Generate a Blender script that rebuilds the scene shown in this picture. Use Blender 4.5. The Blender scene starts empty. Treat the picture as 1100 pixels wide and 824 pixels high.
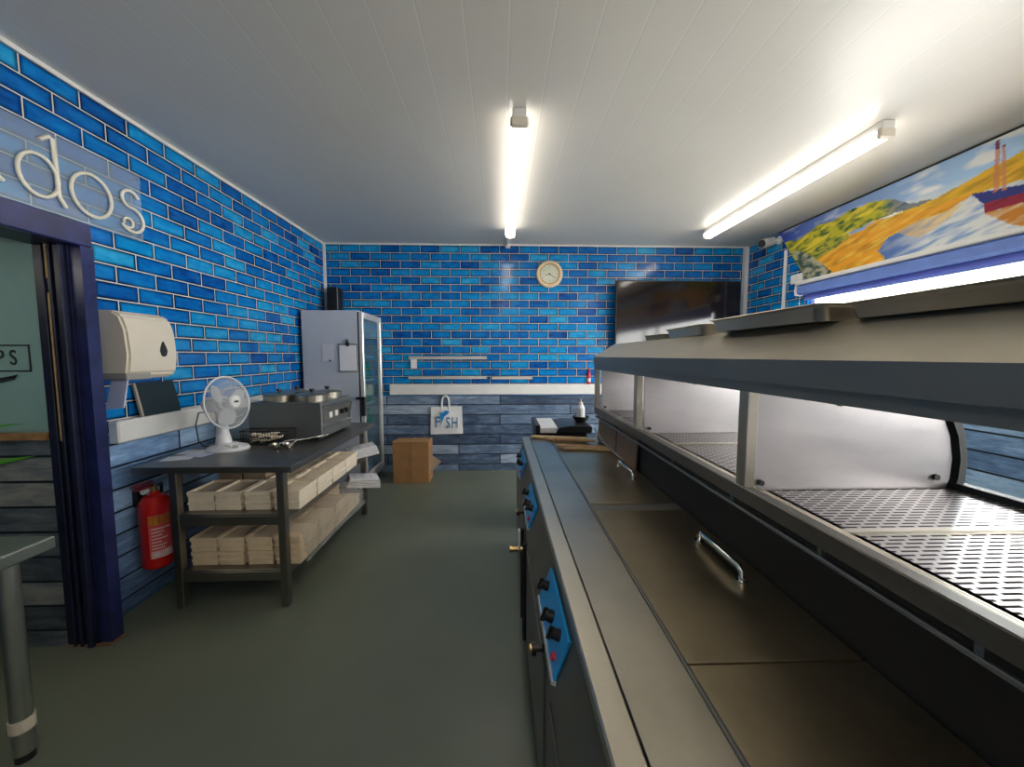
import bpy, bmesh, math, random
from mathutils import Vector, Matrix, noise
random.seed(7)
S = bpy.context.scene
COL = S.collection
PI = math.pi
# ------------------------------------------------------------ camera / light
FPX = 405.0
VX, VY = 537.0, 382.0
th = math.atan((412 - VY) / FPX); ps = math.atan((550 - VX) * math.cos(th) / FPX)
cd = bpy.data.cameras.new('camera'); cam = bpy.data.objects.new('camera', cd); COL.objects.link(cam)
cam.location = (0, 0, 1.5); cam.rotation_euler = (PI / 2 - th, 0, -ps)
cd.sensor_width = 36; cd.lens = FPX / 1100 * 36; cd.clip_start = .02; cd.clip_end = 200
S.camera = cam
W = bpy.data.worlds.new('sky'); S.world = W; W.use_nodes = True
wb = W.node_tree.nodes['Background']; wb.inputs[0].default_value = (1.0, .965, .92, 1); wb.inputs[1].default_value = 7.0
S.view_settings.view_transform = 'Standard'; S.view_settings.look = 'None'
S.view_settings.exposure = 1.38; S.view_settings.gamma = 1; S.view_settings.use_curve_mapping = False
TUBE = 4.6
XL, XR, YB, YN, ZC = -2.18, 3.17, 4.85, -1.7, 2.89
WIN = (-1.3, 3.84, 1.14, 2.20)      # right window: y0,y1,z0,z1
def portal(name, loc, rot, sx, sy):
    l = bpy.data.lights.new(name, 'AREA'); l.shape = 'RECTANGLE'; l.size = sx; l.size_y = sy
    l.cycles.is_portal = True
    o = bpy.data.objects.new(name, l); o.location = loc; o.rotation_euler = rot; COL.objects.link(o)
portal('window_portal', (XR + .24, (WIN[0] + WIN[1]) / 2, (WIN[2] + WIN[3]) / 2), (0, PI / 2, 0), WIN[3] - WIN[2], WIN[1] - WIN[0])

# ------------------------------------------------------------ materials
class N:
    def __init__(s, name):
        s.m = bpy.data.materials.new(name); s.m.use_nodes = True; s.t = s.m.node_tree
        s.b = s.t.nodes['Principled BSDF']; s.out = s.t.nodes['Material Output']
    def n(s, typ, **k):
        x = s.t.nodes.new(typ)
        for a, v in k.items():
            if a.startswith('i_'):
                key = a[2:]; key = int(key) if key.isdigit() else key.replace('_', ' ')
                s.set(x.inputs[key], v)
            else: setattr(x, a, v)
        return x
    def set(s, sock, v):
        if isinstance(v, bpy.types.NodeSocket): s.t.links.new(v, sock)
        elif isinstance(v, bpy.types.Node): s.t.links.new(v.outputs[0], sock)
        elif isinstance(v, (tuple, list)) and sock.type == 'RGBA' and len(v) == 3: sock.default_value = (*v, 1)
        else: sock.default_value = v
    def p(s, **k):
        for a, v in k.items(): s.set(s.b.inputs[a.replace('_', ' ')], v)
        return s
    def coord(s): return s.n('ShaderNodeTexCoord').outputs['Object']
    def math(s, op, a, b=0.0, c=None):
        x = s.n('ShaderNodeMath', operation=op); s.set(x.inputs[0], a); s.set(x.inputs[1], b)
        if c is not None: s.set(x.inputs[2], c)
        return x.outputs[0]
    def mix(s, f, a, b, mode='MIX'):
        x = s.n('ShaderNodeMix', data_type='RGBA', blend_type=mode)
        s.set(x.inputs[0], f); s.set(x.inputs[6], a); s.set(x.inputs[7], b); return x.outputs[2]
    def ramp(s, f, pts):
        x = s.n('ShaderNodeValToRGB'); s.set(x.inputs[0], f); e = x.color_ramp.elements
        while len(e) < len(pts): e.new(.5)
        for q, (pos, c) in zip(e, pts): q.position = pos; q.color = (*c, 1) if len(c) == 3 else c
        return x.outputs[0]
    def noise(s, scale, detail=3, vec=None, rough=.5):
        x = s.n('ShaderNodeTexNoise'); x.inputs['Scale'].default_value = scale; x.inputs['Detail'].default_value = detail
        x.inputs['Roughness'].default_value = rough; s.set(x.inputs['Vector'], vec if vec is not None else s.coord()); return x.outputs[0]
    def mapped(s, scale=(1, 1, 1), loc=(0, 0, 0), vec=None):
        x = s.n('ShaderNodeMapping'); s.set(x.inputs[0], vec if vec is not None else s.coord())
        x.inputs['Scale'].default_value = scale; x.inputs['Location'].default_value = loc; return x.outputs[0]
    def bump(s, h, st=.3, d=.01):
        x = s.n('ShaderNodeBump'); x.inputs['Strength'].default_value = st; x.inputs['Distance'].default_value = d
        s.set(x.inputs['Height'], h); s.set(s.b.inputs['Normal'], x.outputs[0]); return s
def flat(name, c, rough=.5, metal=0, var=.06, nscale=9, **k):
    a = N(name); f = a.noise(nscale, 4)
    lo = tuple(x * (1 - var) for x in c); hi = tuple(min(1, x * (1 + var)) for x in c)
    a.p(Base_Color=a.ramp(f, [(.3, lo), (.7, hi)]), Roughness=rough, Metallic=metal, **k); return a.m
def steel(name, c, rough=.3, var=.10, smear=(2, 2, 2), metal=1.0, nb=.0):
    a = N(name); v = a.mapped(smear); f = a.noise(2.2, 6, v, .6); g = a.noise(5, 3, v)
    a.p(Base_Color=a.ramp(f, [(.3, tuple(x * (1 - var) for x in c)), (.7, tuple(min(1, x * (1 + var)) for x in c))]), Metallic=metal)
    a.p(Roughness=a.math('ADD', a.math('MULTIPLY', g, .10), rough - .05))
    if nb: a.bump(a.noise(3, 2, v), nb, .02)
    return a.m
def uvw(a, horizontal):
    x = a.n('ShaderNodeSeparateXYZ'); a.set(x.inputs[0], a.coord())
    c = a.n('ShaderNodeCombineXYZ'); a.set(c.inputs[0], x.outputs[0 if horizontal == 'x' else 1]); a.set(c.inputs[1], x.outputs[2]); return c.outputs[0]
def tiles(name, ax, phase=0.0):
    a = N(name); v = a.mapped(loc=(phase, -2.875 + .0965 * 40, 0), vec=uvw(a, ax))
    def br(m, sm, c1, c2, mo):
        x = a.n('ShaderNodeTexBrick', offset=.5, squash=1.0); a.set(x.inputs['Vector'], v)
        for k, q in (('Scale', 1.0), ('Mortar Size', m), ('Mortar Smooth', sm), ('Bias', 0.0), ('Brick Width', .248), ('Row Height', .0965)): x.inputs[k].default_value = q
        a.set(x.inputs['Color1'], c1); a.set(x.inputs['Color2'], c2); a.set(x.inputs['Mortar'], mo); return x
    b1 = br(.0032, 0, (0, 0, 0), (1, 1, 1), (0, 0, 0)); b2 = br(.026, 1.0, (0, 0, 0), (1, 1, 1), (0, 0, 0))
    nz = a.noise(9, 5, a.mapped((1, 2.2, 1), vec=v), .6)
    rnd = a.math('ADD', a.math('ADD', a.math('MULTIPLY', b1.outputs[0], .7), .17), a.math('MULTIPLY', a.math('SUBTRACT', nz, .5), .9))
    base = a.ramp(rnd, [(.0, (.001, .028, .16)), (.14, (.002, .075, .33)), (.42, (.003, .16, .52)), (.72, (.004, .27, .64)), (1.0, (.04, .42, .70))])
    edge = a.math('MULTIPLY', b2.outputs[1], a.math('MULTIPLY', a.noise(4, 2, v), 2.1))
    base = a.mix(edge, base, (.0, .010, .06))
    a.p(Base_Color=a.mix(b1.outputs[1], base, (.62, .64, .60)), Roughness=.14)
    a.b.inputs['Specular IOR Level'].default_value = .35
    return a.m
def planks(name, ax, tint=(1, 1, 1), phase=0.0):
    a = N(name); v = a.mapped(loc=(phase, -1.0 + .13 * 20, 0), vec=uvw(a, ax))
    x = a.n('ShaderNodeTexBrick', offset=.37, offset_frequency=2); a.set(x.inputs['Vector'], v)
    for k, q in (('Scale', 1.0), ('Mortar Size', .008), ('Mortar Smooth', .5), ('Bias', 0.0), ('Brick Width', 1.45), ('Row Height', .13)): x.inputs[k].default_value = q
    a.set(x.inputs['Color1'], (0, 0, 0)); a.set(x.inputs['Color2'], (1, 1, 1)); a.set(x.inputs['Mortar'], (.5, .5, .5))
    g = a.noise(6, 8, a.mapped((.8, 4, 1), vec=v), .72); g2 = a.noise(3, 3, v)
    r = a.math('ADD', a.math('MULTIPLY', x.outputs[0], .55), a.math('ADD', a.math('MULTIPLY', g, 1.15), a.math('MULTIPLY', g2, .35)))
    q = lambda c: tuple(i * j for i, j in zip(c, tint))
    base = a.ramp(a.math('SUBTRACT', r, .50), [(.06, q((.018, .032, .062))), (.34, q((.075, .115, .19))), (.58, q((.18, .25, .37))), (.85, q((.42, .50, .60)))])
    a.p(Base_Color=a.mix(x.outputs[1], base, (.004, .007, .018)), Roughness=.38).m
    return a.m
M = {}
M['tile_x'] = tiles('blue_glazed_tile_print', 'x'); M['tile_y'] = tiles('blue_glazed_tile_print_side', 'y', .1)
M['plank_x'] = planks('blue_plank_print', 'x'); M['plank_y'] = planks('blue_plank_print_side', 'y', (1.1, 1.35, 1.6), .3)
M['plank_dk'] = planks('dark_plank_print', 'x', (.8, .68, .55), .6)
a = N('white_ceiling_panels'); sx = a.n('ShaderNodeSeparateXYZ'); a.set(sx.inputs[0], a.coord())
fr = a.math('FRACT', a.math('DIVIDE', a.math('ADD', sx.outputs[0], .15 + .19 * 40), .19))
ln = a.math('LESS_THAN', fr, .028); ln2 = a.math('MULTIPLY', a.math('LESS_THAN', fr, .07), a.math('GREATER_THAN', fr, .028))
a.p(Base_Color=a.mix(ln2, a.mix(ln, a.ramp(a.noise(1.5), [(.3, (.70, .66, .60)), (.7, (.74, .70, .64))]), (.80, .77, .72)), (.67, .635, .58)), Roughness=.32); M['ceil'] = a.m
a = N('grey_green_vinyl_floor'); v = a.noise(1.3, 5); w = a.noise(140, 2)
c = a.ramp(v, [(.3, (.125, .145, .105)), (.7, (.165, .185, .135))])
a.p(Base_Color=a.mix(a.math('MULTIPLY', w, .35), c, (.21, .225, .17)), Roughness=a.math('ADD', a.math('MULTIPLY', a.noise(3, 4), .2), .3)); M['floor'] = a.m
M['white'] = flat('white_upvc', (.80, .79, .77), .35, var=.03)
M['cream'] = flat('cream_plastic', (.78, .70, .58), .28, var=.02)
M['doorblue'] = flat('navy_gloss_paint', (.016, .022, .105), .3, var=.35, nscale=14)
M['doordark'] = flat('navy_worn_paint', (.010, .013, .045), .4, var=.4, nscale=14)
M['rust'] = flat('bare_scuffed_wood', (.28, .14, .07), .7, var=.3)
M['steel'] = steel('brushed_steel', (.48, .44, .36), .32)
M['steel_worn'] = steel('worn_pan_lid_steel', (.46, .385, .26), .33, .2, (1.5, 1.0, 1))
M['steel_rail'] = steel('polished_steel_rail', (.58, .53, .43), .34, .06)
M['steel_dark'] = steel('dark_blue_grey_steel', (.19, .20, .195), .42, .06, metal=.5)
M['steel_face'] = steel('grimy_front_steel', (.24, .225, .20), .45, .12, metal=.75)
M['steel_part'] = steel('hot_cabinet_steel', (.44, .40, .395), .38, .12, (1, 1, 2.5), metal=.85, nb=.1)
M['steel_top'] = steel('beige_worn_steel', (.50, .455, .37), .42, .08, (1, .7, 1), metal=.8)
M['steel_table'] = steel('dull_table_steel', (.30, .275, .24), .38, .1)
M['steel_pale'] = steel('pale_bench_steel', (.46, .49, .45), .38, .1)
M['steel_lip'] = steel('brown_grey_lip_steel', (.135, .125, .105), .42, .12, metal=.7)
M['chrome'] = steel('chrome', (.75, .73, .68), .12, .03)
M['black'] = flat('black_plastic', (.012, .012, .013), .35)
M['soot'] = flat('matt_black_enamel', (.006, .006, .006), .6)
M['screen'] = flat('tv_glass', (.008, .005, .006), .09, var=.1)
M['tv_bezel'] = flat('tv_bezel', (.008, .008, .009), .3)
M['slate'] = flat('dark_slate_tablet', (.014, .03, .032), .35)
M['paper'] = flat('white_paper', (.82, .81, .84), .7, var=.03)
M['tissue'] = flat('pale_blue_tissue', (.56, .60, .80), .85, var=.06)
M['fridge'] = flat('white_grey_enamel', (.52, .54, .60), .32, var=.02)
M['silver'] = flat('silver_trim', (.72, .71, .70), .25, .4, var=.02)
M['card'] = flat('brown_cardboard', (.40, .205, .085), .8, var=.08)
M['cardpale'] = flat('pale_cardboard', (.52, .38, .27), .8, var=.08)
M['boxcream'] = flat('cream_carton', (.90, .72, .50), .7, var=.06, nscale=22)
M['boxwhite'] = flat('white_carton', (.93, .80, .63), .7, var=.05, nscale=22)
M['wood'] = flat('worn_wood', (.36, .20, .085), .6, var=.3, nscale=18)
M['woodpale'] = flat('pale_wood', (.48, .33, .16), .6, var=.25, nscale=18)
M['red'] = flat('red_enamel', (.62, .012, .012), .25, var=.05)
M['yellow'] = flat('yellow_label', (.95, .62, .02), .5)
M['redlab'] = flat('red_pink_print', (.75, .10, .10), .5)
M['fanwhite'] = flat('white_fan_plastic', (.78, .78, .80), .3, var=.02)
M['bluepl'] = flat('bright_blue_panel', (.015, .32, .70), .3, var=.08)
M['brass'] = flat('brass', (.55, .38, .16), .3, 1.0)
M['teal'] = flat('teal_wall_paint', (.26, .44, .43), .6, var=.04)
M['beige'] = flat('beige_ceiling_paint', (.55, .45, .28), .7)
M['ink'] = flat('black_ink', (.01, .015, .02), .6)
M['green'] = flat('bright_green_print', (.10, .42, .03), .5)
M['signcream'] = flat('cream_sign_letter', (.78, .72, .60), .4)
M['clockcream'] = flat('cream_clock_rim', (.78, .62, .42), .35)
M['clockface'] = flat('pale_clock_face', (.70, .70, .55), .5)
M['gold'] = flat('gold_ring', (.50, .33, .14), .3, .6)
M['canvas'] = flat('white_canvas', (.82, .81, .82), .85, var=.04)
M['fishblue'] = flat('blue_print', (.02, .25, .62), .6, var=.3, nscale=60)
M['fishdark'] = flat('dark_blue_print', (.03, .17, .36), .6, var=.2)
M['blindcase'] = flat('blue_blind_cassette', (.17, .27, .68), .35)
M['greenglass'] = flat('green_bottle', (.02, .30, .14), .2)
M['interior'] = flat('fridge_interior', (.45, .55, .58), .5)
M['pinkred'] = flat('red_bottle_plastic', (.7, .03, .06), .3)
a = N('blue_blind_fabric'); a.p(Base_Color=(.20, .25, .80), Roughness=.7)
tr = a.n('ShaderNodeBsdfTranslucent'); a.set(tr.inputs[0], (.40, .42, .70)); mx = a.n('ShaderNodeMixShader', i_0=.06)
a.set(mx.inputs[1], a.b.outputs[0]); a.set(mx.inputs[2], tr.outputs[0]); a.set(a.out.inputs[0], mx.outputs[0]); M['blind'] = a.m
def clear(name, tint, amount, rough=.03, dif=None):
    a = N(name); t = a.n('ShaderNodeBsdfTransparent'); a.set(t.inputs[0], tint)
    g = a.n('ShaderNodeBsdfGlossy'); g.inputs['Roughness'].default_value = rough; a.set(g.inputs[0], (1, 1, 1))
    fz = a.n('ShaderNodeFresnel'); fz.inputs[0].default_value = 1.45; lw = a.n('ShaderNodeMath', operation='MULTIPLY'); a.set(lw.inputs[0], fz.outputs[0]); a.set(lw.inputs[1], a.math('SUBTRACT', 1.0, a.n('ShaderNodeNewGeometry').outputs['Backfacing']))
    mx = a.n('ShaderNodeMixShader'); a.set(mx.inputs[0], a.math('ADD', lw.outputs[0], amount) if not dif else lw.outputs[0])
    a.set(mx.inputs[1], t.outputs[0]); a.set(mx.inputs[2], g.outputs[0]); last = mx
    if dif:
        d = a.n('ShaderNodeBsdfDiffuse'); a.set(d.inputs[0], dif[0]); m2 = a.n('ShaderNodeMixShader', i_0=dif[1])
        a.set(m2.inputs[1], mx.outputs[0]); a.set(m2.inputs[2], d.outputs[0]); last = m2
    a.set(a.out.inputs[0], last.outputs[0]); return a.m
M['glass'] = clear('window_glass', (.95, .97, .98), 0.0)
M['fglass'] = clear('fridge_door_glass', (.75, .85, .88), .12)
M['acrylic'] = clear('clear_acrylic_sheet', (.86, .93, .97), .03, .02, ((.55, .66, .78), .22))
M['film'] = clear('clear_plastic_film', (.94, .94, .92), .08, .14, ((.92, .88, .82), .24))
M['guard'] = clear('fan_guard_blur', (1, 1, 1), 0, .3, ((.8, .8, .82), .25))
a = N('lit_diffuser'); e = a.n('ShaderNodeEmission'); a.set(e.inputs[0], (1.0, .945, .84)); e.inputs[1].default_value = TUBE
a.set(a.out.inputs[0], e.outputs[0]); M['tube'] = a.m
a = N('slotted_tray_steel'); x = a.n('ShaderNodeTexBrick', offset=.5); a.set(x.inputs['Vector'], a.coord())
for k, q in (('Scale', 1.0), ('Mortar Size', .0050), ('Mortar Smooth', .15), ('Brick Width', .046), ('Row Height', .0155)): x.inputs[k].default_value = q
a.p(Base_Color=a.mix(x.outputs[1], (.06, .052, .05), (.38, .355, .35)), Metallic=a.math('MULTIPLY', x.outputs[1], 1.0), Roughness=a.math('SUBTRACT', 1.0, a.math('MULTIPLY', x.outputs[1], .64)))
a.set(a.b.inputs['Specular IOR Level'], a.math('MULTIPLY', x.outputs[1], .5))
a.bump(x.outputs[1], .5, .003); M['slots'] = a.m
a = N('wire_lattice'); M['wire'] = flat('black_wire', (.02, .02, .02), .35)

# ------------------------------------------------------------ mesh helpers
ORG = {}
class MB:
    def __init__(s): s.bm = bmesh.new(); s.ang = .42
    def add(s, other, mat=None):
        if mat: other.transform(mat)
        me = bpy.data.meshes.new('t'); other.to_mesh(me); other.free(); s.bm.from_mesh(me); bpy.data.meshes.remove(me); return s
    def box(s, x0, x1, y0, y1, z0, z1, bev=0.0, mat=None, seg=1):
        b = bmesh.new(); bmesh.ops.create_cube(b, size=1)
        for v in b.verts: v.co = Vector(((x0 + x1) / 2 + v.co.x * (x1 - x0), (y0 + y1) / 2 + v.co.y * (y1 - y0), (z0 + z1) / 2 + v.co.z * (z1 - z0)))
        if bev: bmesh.ops.bevel(b, geom=b.edges[:], offset=bev, segments=seg, affect='EDGES', profile=.6)
        return s.add(b, mat)
    def cyl(s, p0, p1, r, r2=None, seg=24, cap=True):
        p0, p1 = Vector(p0), Vector(p1); d = p1 - p0
        b = bmesh.new(); bmesh.ops.create_cone(b, cap_ends=cap, segments=seg, radius1=r, radius2=r if r2 is None else r2, depth=d.length)
        return s.add(b, Matrix.Translation((p0 + p1) / 2) @ d.to_track_quat('Z', 'Y').to_matrix().to_4x4())
    def ball(s, c, r, sc=(1, 1, 1), seg=20):
        b = bmesh.new(); bmesh.ops.create_uvsphere(b, u_segments=seg, v_segments=seg // 2, radius=r)
        return s.add(b, Matrix.Translation(c) @ Matrix.Diagonal((*sc, 1)))
    def lathe(s, prof, c, seg=32, mat=None):
        b = bmesh.new(); rings = []
        for r, z in prof:
            rings.append([b.verts.new((r * math.cos(2 * PI * k / seg), r * math.sin(2 * PI * k / seg), z)) for k in range(seg)] if r > 1e-5 else [b.verts.new((0, 0, z))])
        for p, q in zip(rings, rings[1:]):
            for k in range(seg):
                l = (k + 1) % seg
                vs = [p[k % len(p)], p[l % len(p)], q[l % len(q)], q[k % len(q)]]; u = []
                for v in vs:
                    if v not in u: u.append(v)
                if len(u) > 2: b.faces.new(u)
        return s.add(b, Matrix.Translation(c) @ (mat or Matrix.Identity(4)))
    def tube(s, pts, r, seg=10, closed=False):
        s.ang = 1.0
        pts = [Vector(p) for p in pts]; b = bmesh.new(); rings = []; n = len(pts); up = None
        for i, p in enumerate(pts):
            if closed: t = pts[(i + 1) % n] - pts[i - 1]
            else: t = pts[min(i + 1, n - 1)] - pts[max(i - 1, 0)]
            t.normalize()
            if up is None: up = t.orthogonal().normalized()
            up = (up - t * up.dot(t)).normalized(); w = t.cross(up)
            rr = r[i] if isinstance(r, (list, tuple)) else r
            rings.append([b.verts.new(p + up * rr * math.cos(2 * PI * k / seg) + w * rr * math.sin(2 * PI * k / seg)) for k in range(seg)])
        for i in range(n if closed else n - 1):
            p, q = rings[i], rings[(i + 1) % n]
            for k in range(seg): b.faces.new((p[k], p[(k + 1) % seg], q[(k + 1) % seg], q[k]))
        if not closed: b.faces.new(rings[0][::-1]); b.faces.new(rings[-1])
        return s.add(b)
    def prism(s, poly, ax, a0, a1, bev=0.0):
        # poly in the two other axes (in xyz order), extruded along ax
        b = bmesh.new()
        def P(u, v, w): return {'x': (w, u, v), 'y': (u, w, v), 'z': (u, v, w)}[ax]
        A = [b.verts.new(P(u, v, a0)) for u, v in poly]; B = [b.verts.new(P(u, v, a1)) for u, v in poly]; n = len(poly)
        for i in range(n): b.faces.new((A[i], A[(i + 1) % n], B[(i + 1) % n], B[i]))
        b.faces.new(A[::-1]); b.faces.new(B)
        bmesh.ops.recalc_face_normals(b, faces=b.faces[:])
        if bev: bmesh.ops.bevel(b, geom=b.edges[:], offset=bev, segments=2, affect='EDGES')
        return s.add(b)
    def sheet(s, prof, ax, a0, a1, t):
        # open profile line given thickness t, extruded along ax
        n = len(prof); off = []
        for i in range(n):
            p = Vector(prof[max(i - 1, 0)]); q = Vector(prof[min(i + 1, n - 1)]); d = (q - p).normalized(); off.append((prof[i][0] - d.y * t, prof[i][1] + d.x * t))
        return s.prism(list(prof) + off[::-1], ax, a0, a1)
    def xf(s, mat): s.bm.transform(mat); return s
    def build(s, name, mat, parent=None, label=None, smooth=True, tag=None, org=None):
        o0 = Vector(ORG.get(parent.name, (0, 0, 0))) if parent else Vector(org or (0, 0, 0))
        if o0.length: s.bm.transform(Matrix.Translation(-o0))
        bmesh.ops.recalc_face_normals(s.bm, faces=s.bm.faces[:])
        me = bpy.data.meshes.new(name); s.bm.to_mesh(me); s.bm.free()
        me.materials.append(M[mat] if isinstance(mat, str) else mat)
        if smooth:
            for p in me.polygons: p.use_smooth = True
            me.set_sharp_from_angle(angle=s.ang)
        o = bpy.data.objects.new(name, me); COL.objects.link(o)
        if parent: o.parent = parent; ORG[o.name] = tuple(o0)
        elif org: o.location = org; ORG[o.name] = tuple(org)
        if label: o['label'] = label
        return o
def tag(o, label, cat, group=None, kind=None):
    o['label'] = label; o['category'] = cat
    if group: o['group'] = group
    if kind: o['kind'] = kind
    return o
def thing(name, label, cat, loc=(0, 0, 0), group=None):
    o = bpy.data.objects.new(name, None); COL.objects.link(o); o.location = loc; o.empty_display_size = .05; ORG[o.name] = tuple(loc)
    return tag(o, label, cat, group)
def struct(name, mb, mat, label=None):
    o = mb.build(name, mat, smooth=False); o['kind'] = 'structure'
    if label: o['label'] = label
    return o
def dup(root, loc, label=None, rz=0):
    r = root.copy(); COL.objects.link(r); r.location = loc; r.rotation_euler = (0, 0, rz)
    if label: r['label'] = label
    for ch in list(root.children):
        c = ch.copy(); COL.objects.link(c); c.parent = r
        for g in ch.children:
            d = g.copy(); COL.objects.link(d); d.parent = c
    return r
def text_bm(body, size, depth=.001, sx=1.0, spacing=1.0, align='CENTER'):
    cu = bpy.data.curves.new('t', 'FONT'); cu.body = body; cu.size = size; cu.extrude = depth; cu.align_x = align; cu.align_y = 'CENTER'; cu.space_character = spacing
    o = bpy.data.objects.new('t', cu); COL.objects.link(o); bpy.context.view_layer.update()
    me = bpy.data.meshes.new_from_object(o.evaluated_get(bpy.context.evaluated_depsgraph_get()))
    b = bmesh.new(); b.from_mesh(me); bpy.data.objects.remove(o); bpy.data.curves.remove(cu); bpy.data.meshes.remove(me)
    b.transform(Matrix.Diagonal((sx, 1, 1, 1))); return b
def frontal(loc): return Matrix.Translation(loc) @ Matrix.Rotation(PI / 2, 4, 'X')             # faces -y
def faceleft(loc): return Matrix.Translation(loc) @ Matrix.Rotation(PI / 2, 4, 'Z') @ Matrix.Rotation(PI / 2, 4, 'X')   # faces +x
def B(*a, **k): return MB().box(*a, **k)

# ------------------------------------------------------------ room shell
struct('floor', B(-4.6, 3.5, YN - .1, YB + .15, -.1, 0), 'floor')
struct('ceiling', B(XL - .12, XR + .12, YN - .12, YB + .12, ZC, ZC + .08), 'ceil')
struct('wall_back', B(XL - .12, XR + .12, YB, YB + .12, .985, ZC), 'tile_x')
struct('wall_back_lower', B(XL - .12, XR + .12, YB, YB + .12, 0, .985), 'plank_x')
struct('trim_1', B(-.113, 1.192, YB - .006, YB, 1.131, 2.885), 'tile_x')
DY0, DY1, DZ = .95, 1.93, 2.03
w = B(XL - .045, XL, DY1, YB, 1.07, ZC); w.box(XL - .045, XL, YN, DY0, 1.07, ZC); w.box(XL - .045, XL, DY0, DY1, DZ + .06, ZC); struct('wall_left', w, 'tile_y')
w = B(XL - .045, XL, DY1, YB, 0, 1.07); w.box(XL - .045, XL, YN, DY0, 0, 1.07); struct('wall_left_lower', w, 'plank_y')
w = B(XR, XR + .12, WIN[1], YB, 1.07, ZC); w.box(XR, XR + .12, YN, WIN[0], 1.07, ZC); w.box(XR, XR + .12, WIN[0], WIN[1], WIN[3], ZC); w.box(XR, XR + .12, WIN[0], WIN[1], 1.07, WIN[2]); struct('wall_right', w, 'tile_y')
struct('wall_right_lower', B(XR, XR + .12, YN, YB, 0, 1.07), 'plank_y')
struct('wall_front', B(XL - .12, XR + .12, YN - .12, YN, 0, ZC), flat('rear_wall_paint', (.45, .42, .37), .6))
# dado rails
struct('baseboard_back', B(-1.40, XR, YB - .045, YB, 1.0, 1.131, bev=.008), 'white')
struct('baseboard_left', B(XL, XL + .06, 2.14, YB, 1.008, 1.135, bev=.008), 'white')
struct('trim_2', B(XL, XL + .012, YN, YB, ZC - .022, ZC).box(XL, XR, YB - .012, YB, ZC - .018, ZC), 'white')
struct('trim_3', B(XL, XL + .025, YB - .025, YB, 1.14, ZC - .01), 'white')
struct('trim_4', B(XR - .05, XR, YB - .05, YB, 1.14, ZC - .01), 'white')
# door frame of the left doorway (its own lining and architrave)
fx = -2.02
w = B(fx - .055, fx, DY1 - .005, DY1 + .055, 0, DZ - .0005)
w.box(fx - .055, fx, DY0 - .055, DY0, 0, DZ - .0005).box(fx - .055, fx, DY0 - .055, DY1 + .055, DZ, 2.145, bev=.006)
w.box(XL, fx - .05, DY1 + .041, DY1 + .053, 0, 2.0995).box(XL, fx - .05, DY0 - .053, DY1 + .053, 2.10, 2.143)
struct('trim_5', w, 'doorblue', 'navy blue painted architrave round the doorway')
w = B(-2.235, fx - .056, DY1 - .012, DY1 + .04, 0, DZ - .0005).box(-2.235, fx - .056, DY0 - .04, DY0 + .01, 0, DZ - .0005).box(-2.235, fx - .056, DY0 - .04, DY1 + .04, DZ, DZ + .07)
w.box(-2.12, -2.09, DY1 - .034, DY1, 0, DZ, bev=.004).box(-2.165, -2.15, DY1 - .024, DY1, 0, DZ, bev=.003)
w.box(-2.20, -2.185, DY1 - .022, DY1, 0, DZ, bev=.003)
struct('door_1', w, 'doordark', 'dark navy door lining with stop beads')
struct('painted_gap_light', B(-2.166, -2.160, DY1 - .0275, DY1 - .022, 1.08, 1.80).box(-2.166, -2.159, DY1 - .0275, DY1 - .022, 1.87, 2.03), 'woodpale')  # pale strips stand in for light showing through the door gap
struct('trim_8', B(-2.10, fx + .004, DY1 - .018, DY1 + .062, 0, .012).box(-2.236, -2.10, DY1 - .018, DY1 + .04, 0, .008), 'rust')
# room beyond the doorway
struct('wall_beyond', B(-4.6, -2.2355, DY1 - .01, DY1 + .09, 1.12, 2.13), 'teal')
struct('wall_beyond_lower', B(-4.6, -2.2355, DY1 - .012, DY1 + .09, 0, 1.085), 'plank_dk')
struct('trim_9', B(-4.6, -2.24, DY1 - .03, DY1 + .09, 1.085, 1.12), 'wood')
struct('ceiling_beyond', B(-4.6, -2.235, -.6, DY1 + .09, 2.13, 2.2), 'beige')
struct('wall_beyond_left', B(-4.7, -4.6, -.6, 2, 0, 2.2), 'teal')
struct('wall_beyond_front', B(-4.6, -2.235, -.7, -.6, 0, 2.2), 'teal')

# right window: frame, glass, pane, sill
y0, y1, z0, z1 = WIN
w = MB()
for a0, a1 in ((y0, y0 + .06), (y1 - .06, y1), ((y0 + y1) / 2 + .4, (y0 + y1) / 2 + .46), (1.0, 1.05)): w.box(XR + .03, XR + .09, a0, a1, z0, z1, bev=.006)
w.box(XR + .03, XR + .09, y0, y1, z0, z0 + .06, bev=.006).box(XR + .03, XR + .09, y0, y1, z1 - .06, z1, bev=.006)
wf = struct('window_1', w, 'white', 'long shop window with white frame')
g = B(XR + .055, XR + .061, y0 + .05, y1 - .05, z0 + .05, z1 - .05).build('window_pane', 'glass', wf)
struct('trim_10', B(XR - .03, XR + .12, y0, y1, z0 - .03, z0, bev=.006), 'white')
# pale parapet and far buildings are burnt out by daylight; the pavement outside
struct('ground_outside', B(XR + .12, 14, -8, 12, -.15, -.1), flat('pale_paving', (.6, .58, .55), .8))

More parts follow.
